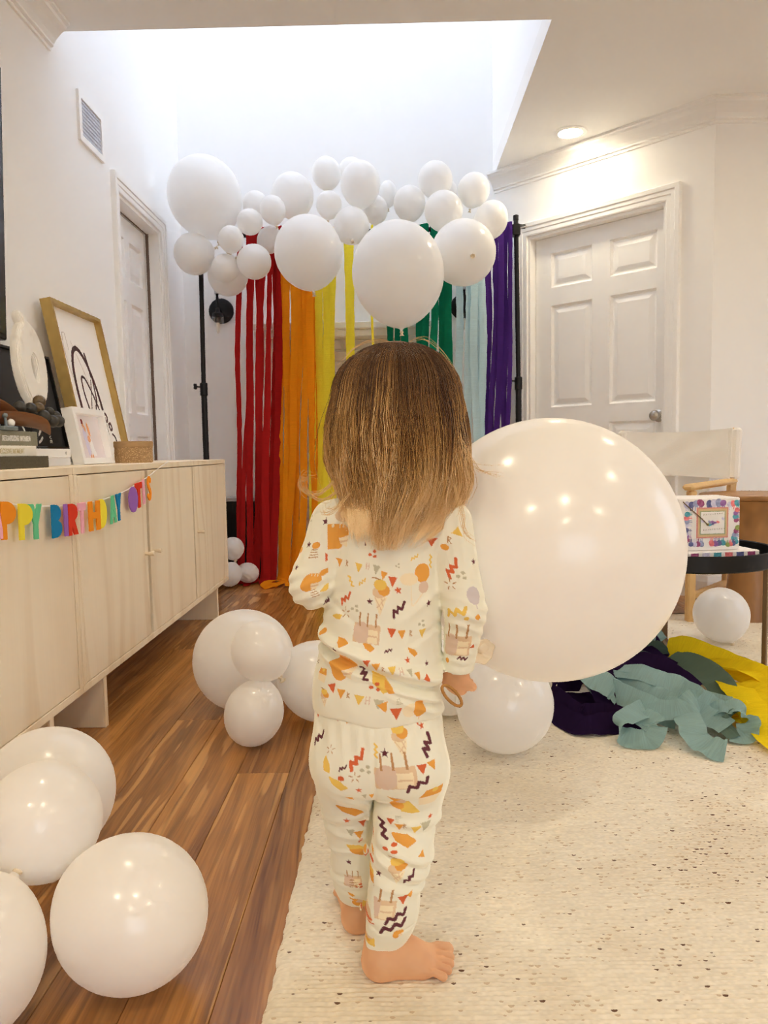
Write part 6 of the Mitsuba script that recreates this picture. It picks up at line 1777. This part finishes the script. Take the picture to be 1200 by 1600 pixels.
PRINT_TROUSERS = [
    (0, 'star', 'r', -0.11, 0.3936, 0.008, 0), (0, 'bolt', 'p', -0.0972, 0.365, 0.022, 0), (0, 'flag', 'r', -0.0661, 0.4038, 0.016, 10), (0, 'flag', 'o', -0.0479, 0.4012, 0.014, 0),
    (0, 'smear', 'o', 0.0014, 0.4012, 0.026, 10), (0, 'flag', 'r', 0.0664, 0.3938, 0.011, 0), (0, 'star', 'r', 0.0738, 0.3862, 0.013, 0), (0, 'cone', 'y', 0.0354, 0.3734, 0.036, 0),
    (0, 'bolt', 'p', 0.0722, 0.3613, 0.027, 0), (0, 'star', 'p', 0.0118, 0.3562, 0.014, 0), (0, 'bolt', 'r', -0.03, 0.3463, 0.029, 0), (0, 'bolt', 'p', -0.0483, 0.3337, 0.012, -20),
    (0, 'dots', 'g', -0.0167, 0.3337, 0.017, 0), (0, 'spark', 'b', -0.0315, 0.3213, 0.015, 0), (0, 'zig', 'y', -0.0014, 0.3588, 0.018, 88), (0, 'cake', 't', 0.0228, 0.3287, 0.054, 4),
    (0, 'flag', 'r', 0.057, 0.3337, 0.014, 0), (0, 'flag', 'o', 0.0709, 0.336, 0.013, 10), (0, 'zig', 'p', 0.0512, 0.3117, 0.029, 28), (0, 'slice', 'o', 0.0709, 0.289, 0.03, 0),
    (1, 'star', 'r', 0.0307, 0.2505, 0.009, 0), (0, 'carrot', 'y', 0.0413, 0.2758, 0.038, 0), (0, 'star', 'r', -0.0278, 0.3013, 0.01, 0), (0, 'dot', 'r', -0.05, 0.3187, 0.009, 0),
    (0, 'smear', 'y', -0.0552, 0.3087, 0.024, -10), (1, 'flag', 'r', -0.0166, 0.2494, 0.01, 0), (1, 'flag', 'o', -0.0066, 0.2424, 0.011, 0), (1, 'R', 'b', 0.0001, 0.244, 0.006, 0),
    (1, 'flag', 'y', 0.0134, 0.2368, 0.013, 0), (1, 'flag', 'g', 0.0251, 0.2387, 0.015, 0), (1, 'lines', 'g', -0.0062, 0.2538, 0.012, 0), (0, 'flag', 'o', -0.0443, 0.284, 0.01, 0),
    (0, 'flag', 'g', -0.0218, 0.2889, 0.009, 0), (0, 'flag', 'o', -0.0106, 0.2887, 0.009, 0), (2, 'smear', 'o', 0.0006, 0.2438, 0.028, 0), (2, 'star', 'r', -0.0039, 0.2263, 0.01, 0),
    (2, 'flag', 'g', -0.0014, 0.2013, 0.012, 0), (2, 'flag', 'o', 0.0094, 0.1963, 0.014, 0), (2, 'flag', 'r', 0.0158, 0.2168, 0.013, 0), (1, 'zig', 'p', -0.0266, 0.2363, 0.027, -75),
    (1, 'smear', 'o', 0.0005, 0.2238, 0.028, 0), (1, 'dots', 'r', -0.0139, 0.2148, 0.018, 0), (2, 'smear', 'y', 0.0062, 0.1689, 0.028, 0), (2, 'smear', 'o', 0.0077, 0.1648, 0.022, 10),
    (2, 'star', 'p', -0.0088, 0.1462, 0.009, 0), (1, 'star', 'p', -0.0276, 0.1738, 0.01, 0), (1, 'cone', 'o', -0.0031, 0.1839, 0.03, 0), (1, 'bolt', 'p', 0.0123, 0.1738, 0.018, 0),
    (2, 'bolt', 'r', 0.0101, 0.1862, 0.008, 0), (1, 'flag', 'o', 0.026, 0.2005, 0.01, 40), (2, 'cake', 't', -0.0049, 0.1187, 0.026, 0), (0, 'smear', 'y', -0.0721, 0.3337, 0.02, -50),
    (0, 'zig', 'y', -0.0587, 0.4272, 0.014, 30), (0, 'spark', 'b', -0.0686, 0.3562, 0.012, 0), (1, 'cake', 't', -0.0181, 0.134, 0.044, 0), (1, 'flag', 'r', 0.011, 0.1415, 0.014, 10),
    (1, 'flag', 'o', 0.0196, 0.1462, 0.009, 20), (1, 'zig', 'p', 0.006, 0.1187, 0.028, 28), (1, 'zig', 'p', 0.0046, 0.1037, 0.033, 22), (2, 'carrot', 'y', 0.0072, 0.0737, 0.03, 0),
    (1, 'pie', 'o', 0.014, 0.0912, 0.014, 0), (2, 'smear', 'o', -0.0082, 0.0912, 0.009, 0), (2, 'dots', 'r', 0.0034, 0.1087, 0.012, 0), (2, 'lines', 'b', -0.0026, 0.1113, 0.016, 0),
]
#PRINT#
scene['skin'] = {'type': 'twosided', 'bsdf': {'type': 'principled', 'base_color': proc(lambda p, n, uv: mix((0.71, 0.42, 0.235), (0.65, 0.325, 0.175), fbm(p.x * 45, p.y * 45, p.z * 45, 3))), 'roughness': 0.48, 'specular': 0.4, 'flatness': 0.5}}


def knit(p, n, uv):
    return noise(p.x * 900, p.y * 900, p.z * 900) * 0.0003


scene['printed_jersey'] = {'type': 'twosided', 'bsdf': {'type': 'principled', 'base_color': {'type': 'mesh_attribute', 'name': 'vertex_color'}, 'roughness': 0.85, 'specular': 0.2, 'sheen': 0.25}}
scene['hair_strand'] = {'type': 'twosided', 'bsdf': {'type': 'principled', 'base_color': {'type': 'mesh_attribute', 'name': 'vertex_color'}, 'roughness': 0.42, 'specular': 0.45}}
mat('hair_under', (0.13, 0.06, 0.024), 0.6)
mat('eye_white', (0.8, 0.8, 0.78), 0.2)
mat('iris', (0.05, 0.03, 0.02), 0.2)

person = thing('person', 'small blond child seen from behind in printed pale pyjamas, barefoot, holding the huge balloon', 'person')
add('body', body_mesh(), 'skin', person, smooth=True)
for s in (-1, 1):
    e = add('eye', lathe([(1e-5, -0.0095), *[(0.0095 * math.cos(t), 0.0095 * math.sin(t)) for t in np.linspace(-1.4, 1.4, 11)], (1e-5, 0.0095)], 18, HC + (s * 0.027, 0.074, -0.021), (0, 1, 0)), 'eye_white', person, smooth=True)
    add('iris', lathe([(1e-5, 0.0099), (0.0052, 0.0085), (0.0055, 0.0078)], 18, HC + (s * 0.027, 0.074, -0.021), (0, 1, 0)), 'iris', e, smooth=True)


def cloth(name, meshfn, charts, prints, half, label):
    v, f = meshfn()
    v = relax_mesh(v, f, 2)
    v, f = subdivide(v, f)
    col = printed_cloth(v, charts(v), prints, half)
    return add(name, (v, f), 'printed_jersey', person, smooth=True, color=col, label=label)


cloth('pyjama_top', top_mesh, charts_top, PRINT_TOP, (0.2765, 0.1037, 0.1037), 'pale pyjama top printed with bunting, cakes, stars and squiggles')
cloth('pyjama_trousers', trousers_mesh, charts_trousers, PRINT_TROUSERS, (0.289, 0.132, 0.132), 'pale pyjama trousers with the same party print')

# hair: a cap on the skull, then locks of single strands combed down from the crown
ZW = [0.60, 0.634, 0.66, 0.69, 0.727, 0.764, 0.801, 0.84, 0.877, 0.914, 0.937]
HWL = [0.060, 0.064, 0.070, 0.080, 0.096, 0.108, 0.108, 0.103, 0.095, 0.071, 0.03]      # half width to the left
HWR = [0.058, 0.074, 0.094, 0.106, 0.109, 0.107, 0.105, 0.103, 0.094, 0.067, 0.03]      # and to the right
HDB = [0.099, 0.099, 0.099, 0.100, 0.100, 0.102, 0.106, 0.105, 0.096, 0.072, 0.03]      # depth behind the head


def shell(phi, z, rad):
    w = np.where(np.sin(phi) < 0, np.interp(z, ZW, HWL), np.interp(z, ZW, HWR))
    b = np.interp(z, ZW, HDB)
    return np.stack([HC[0] + rad * w * np.sin(phi), HC[1] - rad * b * np.cos(phi), z], -1)


hrng = np.random.default_rng(21)
F = Field((-0.125, 1.0, 0.66), (0.135, 1.24, 0.96), 0.004)
F.ell(HC + (0, -0.004, 0.002), (0.080, 0.087, 0.086), 0.01)
F.ell((0.003, 1.085, 0.775), (0.078, 0.043, 0.095), 0.02)
F.ell((-0.030, 1.105, 0.79), (0.058, 0.040, 0.06), 0.02)
F.ell((0.040, 1.105, 0.77), (0.055, 0.040, 0.07), 0.02)
F.ell(HC + (0, 0.075, -0.055), (0.062, 0.060, 0.078), 0.012, cut=True)
hair = add('hair', F.mesh(), 'hair_under', person, smooth=True)

NP = 16
SV, SF, SC = [], [], []
at = 0
DARKC, MIDC, GOLD, PALE = np.array([0.060, 0.023, 0.008]), np.array([0.23, 0.108, 0.028]), np.array([0.56, 0.34, 0.115]), np.array([0.80, 0.60, 0.34])
nlock = 230
for li in range(nlock):
    phi0 = hrng.uniform(-2.25, 2.25) if li % 3 else hrng.uniform(-1.2, 1.2)
    th0 = math.radians(abs(hrng.normal(0, 1)) * 38 + 3)
    th0 = min(th0, math.radians(88))
    lay = 1.01 - 0.13 * th0 / 1.57 * hrng.uniform(0.5, 1.0) - 0.07 * hrng.random()
    sp0 = math.sin(phi0)
    zend = 0.668 + 0.014 * hrng.normal() + 0.026 * max(0, -sp0) ** 3 + 0.014 * max(0, sp0) ** 2 + 0.04 * (abs(phi0) > 1.7) + 0.03 * hrng.random() ** 3
    w1, w2, p1, p2 = hrng.uniform(5, 9), hrng.uniform(9, 15), hrng.uniform(0, 6.3), hrng.uniform(0, 6.3)
    a1 = hrng.uniform(0.004, 0.011)
    tone = hrng.normal(-0.04, 0.20) + 0.12 * abs(math.sin(phi0)) ** 2
    sweep = -0.016 - 0.034 * max(0.0, math.sin(phi0) + 0.15) + 0.016 * max(0.0, -math.sin(phi0)) + hrng.normal(0, 0.009)
    flip = hrng.normal(0, 0.010)
    nst = int(hrng.integers(34, 58))
    t = np.linspace(0, 1, NP)
    for si in range(nst):
        ph = phi0 + hrng.normal(0, 0.11)
        tt0 = max(0.10, th0 + hrng.normal(0, 0.06))
        ze = max(0.643, zend + hrng.normal(0, 0.008) + 0.02 * hrng.random() ** 4)
        rad = lay + hrng.normal(0, 0.012)
        # first part: over the skull from the crown, then straight down to the tip
        ztop = HC[2] + 0.082 * math.cos(tt0)
        z = ztop + (ze - ztop) * t
        e = np.clip((z - 0.86) / 0.078, 0, 1)
        q = np.sqrt(np.maximum(1 - e ** 2, 0.0))                # how far the strand has left the crown
        base = shell(np.full(NP, ph), np.minimum(z, 0.86), rad)
        cr = np.array([HC[0] + 0.002, HC[1] - 0.010])
        xy = np.where((z > 0.86)[:, None], cr + (base[:, :2] - cr) * (0.06 + 0.94 * q)[:, None], base[:, :2])
        low = np.clip((0.80 - z) / 0.17, 0, 1)
        clump = 1 - 0.50 * low ** 0.8                                   # strands of a lock gather toward the tip
        mid = shell(np.full(NP, phi0), np.minimum(z, 0.86), rad)[:, :2]
        xy = np.where((z > 0.86)[:, None], xy, mid + (xy - mid) * clump[:, None])
        wob = a1 * low * np.sin(w1 * t + p1) + 0.0045 * np.sin(0.7 * w2 * t + p2) * np.clip((0.87 - z) / 0.05, 0, 1)
        low2 = np.clip((0.735 - z) / 0.10, 0, 1)
        xy = xy + np.stack([wob + sweep * low2 ** 1.5, 0.35 * wob + 0 * t], 1)
        yy = xy[:, 1] - np.maximum(0, flip) * low ** 3
        zz = z + 0.0 * t
        fr = hrng.random()
        if fr < 0.012:                                           # stray hairs
            s_ = hrng.normal(0, 0.012)
            xy[:, 0] += s_ * t ** 2
            yy = yy - abs(hrng.normal(0, 0.006)) * t
        P = np.stack([xy[:, 0], yy, zz], 1)
        # keep off the back of the pyjama top
        lim = 1.12 - 0.078 * np.sqrt(np.maximum(0.05, 1 - np.clip((P[:, 0] + 0.012) / 0.10, -1, 1) ** 2))
        P[:, 1] = np.where((P[:, 2] < 0.70) & (P[:, 1] > lim) & (P[:, 1] < 1.13) & (abs(phi0) < 1.5), lim - 0.002, P[:, 1])
        r = 0.00038 * np.interp(t, [0, 0.8, 1], [1, 1, 0.25])
        d = np.gradient(P, axis=0)
        d /= np.linalg.norm(d, axis=1, keepdims=True) + 1e-12
        n1 = np.cross(d, [0.3, 0.9, 0.2])
        n1 /= np.linalg.norm(n1, axis=1, keepdims=True) + 1e-9
        n2 = np.cross(d, n1)
        ang = np.arange(3) * 2.0944 + hrng.uniform(0, 2)
        ring = P[:, None] + r[:, None, None] * (np.cos(ang)[None, :, None] * n1[:, None] + np.sin(ang)[None, :, None] * n2[:, None])
        SV.append(ring.reshape(-1, 3))
        i, j = np.meshgrid(np.arange(NP - 1), np.arange(3), indexing='ij')
        k = (j + 1) % 3
        a, b, c_, d_ = i * 3 + j, i * 3 + k, (i + 1) * 3 + k, (i + 1) * 3 + j
        SF.append(np.stack([np.stack([a, b, c_], -1), np.stack([a, c_, d_], -1)], 2).reshape(-1, 3) + at)
        at += NP * 3
        # grown-out hair: brown at the roots, bleached toward the tips
        lvl = np.clip(0.03 + 0.97 * t ** 1.2 + (tone + hrng.normal(0, 0.13)) * np.minimum(1, 0.15 + t * 2) + 0.16 * max(0, sp0) ** 2 * t, 0, 1)
        cc = np.stack([np.interp(lvl, [0, 0.35, 0.7, 1.0], [DARKC[q_], MIDC[q_], GOLD[q_], PALE[q_]]) for q_ in range(3)], 1)
        SC.append(np.repeat(cc, 3, 0))
add('strand', (np.vstack(SV), np.vstack(SF)), 'hair_strand', hair, smooth=True, color=np.vstack(SC), kind='stuff')
# loose wisps: a curl on the left, one flying off at the right, a few above the crown
WISP = [([(-0.085, 1.07, 0.735), (-0.104, 1.065, 0.722), (-0.122, 1.06, 0.724), (-0.130, 1.058, 0.737), (-0.122, 1.055, 0.747), (-0.112, 1.055, 0.745)], 14),
        ([(-0.080, 1.07, 0.725), (-0.100, 1.06, 0.712), (-0.120, 1.055, 0.722), (-0.127, 1.05, 0.734)], 10),
        ([(-0.062, 1.055, 0.72), (-0.082, 1.045, 0.700), (-0.096, 1.04, 0.697), (-0.094, 1.04, 0.705)], 10),
        ([(0.095, 1.07, 0.80), (0.108, 1.062, 0.765), (0.122, 1.058, 0.750), (0.150, 1.055, 0.744)], 8),
        ([(0.085, 1.06, 0.73), (0.095, 1.05, 0.69), (0.100, 1.045, 0.665), (0.112, 1.04, 0.655)], 10),
        ([(0.015, 1.11, 0.930), (-0.02, 1.09, 0.939), (-0.05, 1.08, 0.930), (-0.075, 1.072, 0.906)], 5),
        ([(0.02, 1.11, 0.932), (0.045, 1.10, 0.939), (0.07, 1.09, 0.922), (0.095, 1.09, 0.89)], 4)]
WV = []
for pts, n_ in WISP:
    for q_ in range(n_):
        P = spline(np.array(pts) + hrng.normal(0, 0.0018, (len(pts), 3)) + np.outer(np.linspace(0, 1, len(pts)), hrng.normal(0, 0.004, 3)), 24)
        WV.append(tube(P, 0.00026 * np.interp(np.linspace(0, 1, 24), [0, 0.7, 1], [1, 1, 0.3]), 4))
m = join(WV)
add('wisp', m, 'hair_strand', hair, smooth=True, color=np.tile(0.55 * GOLD + 0.45 * PALE, (len(m[0]), 1)), kind='stuff')

# brown elastic loop hanging from the right hand
mat('elastic_brown', (0.36, 0.17, 0.04), 0.7)
lc, la, lb = np.array([0.0795, 1.070, 0.4245]), unit((0.70, 0.1, -0.75)), unit((0.5, 0.5, 0.45))
lb = unit(lb - np.dot(lb, la) * la)
th = np.linspace(0, 2 * math.pi, 41)
add('elastic_loop', tube([lc + la * 0.020 * math.cos(t) + lb * 0.0085 * math.sin(t) for t in th], 0.0023, 10), 'elastic_brown', smooth=True, label='brown elastic loop dangling from the right hand of the child', cat='hair tie')
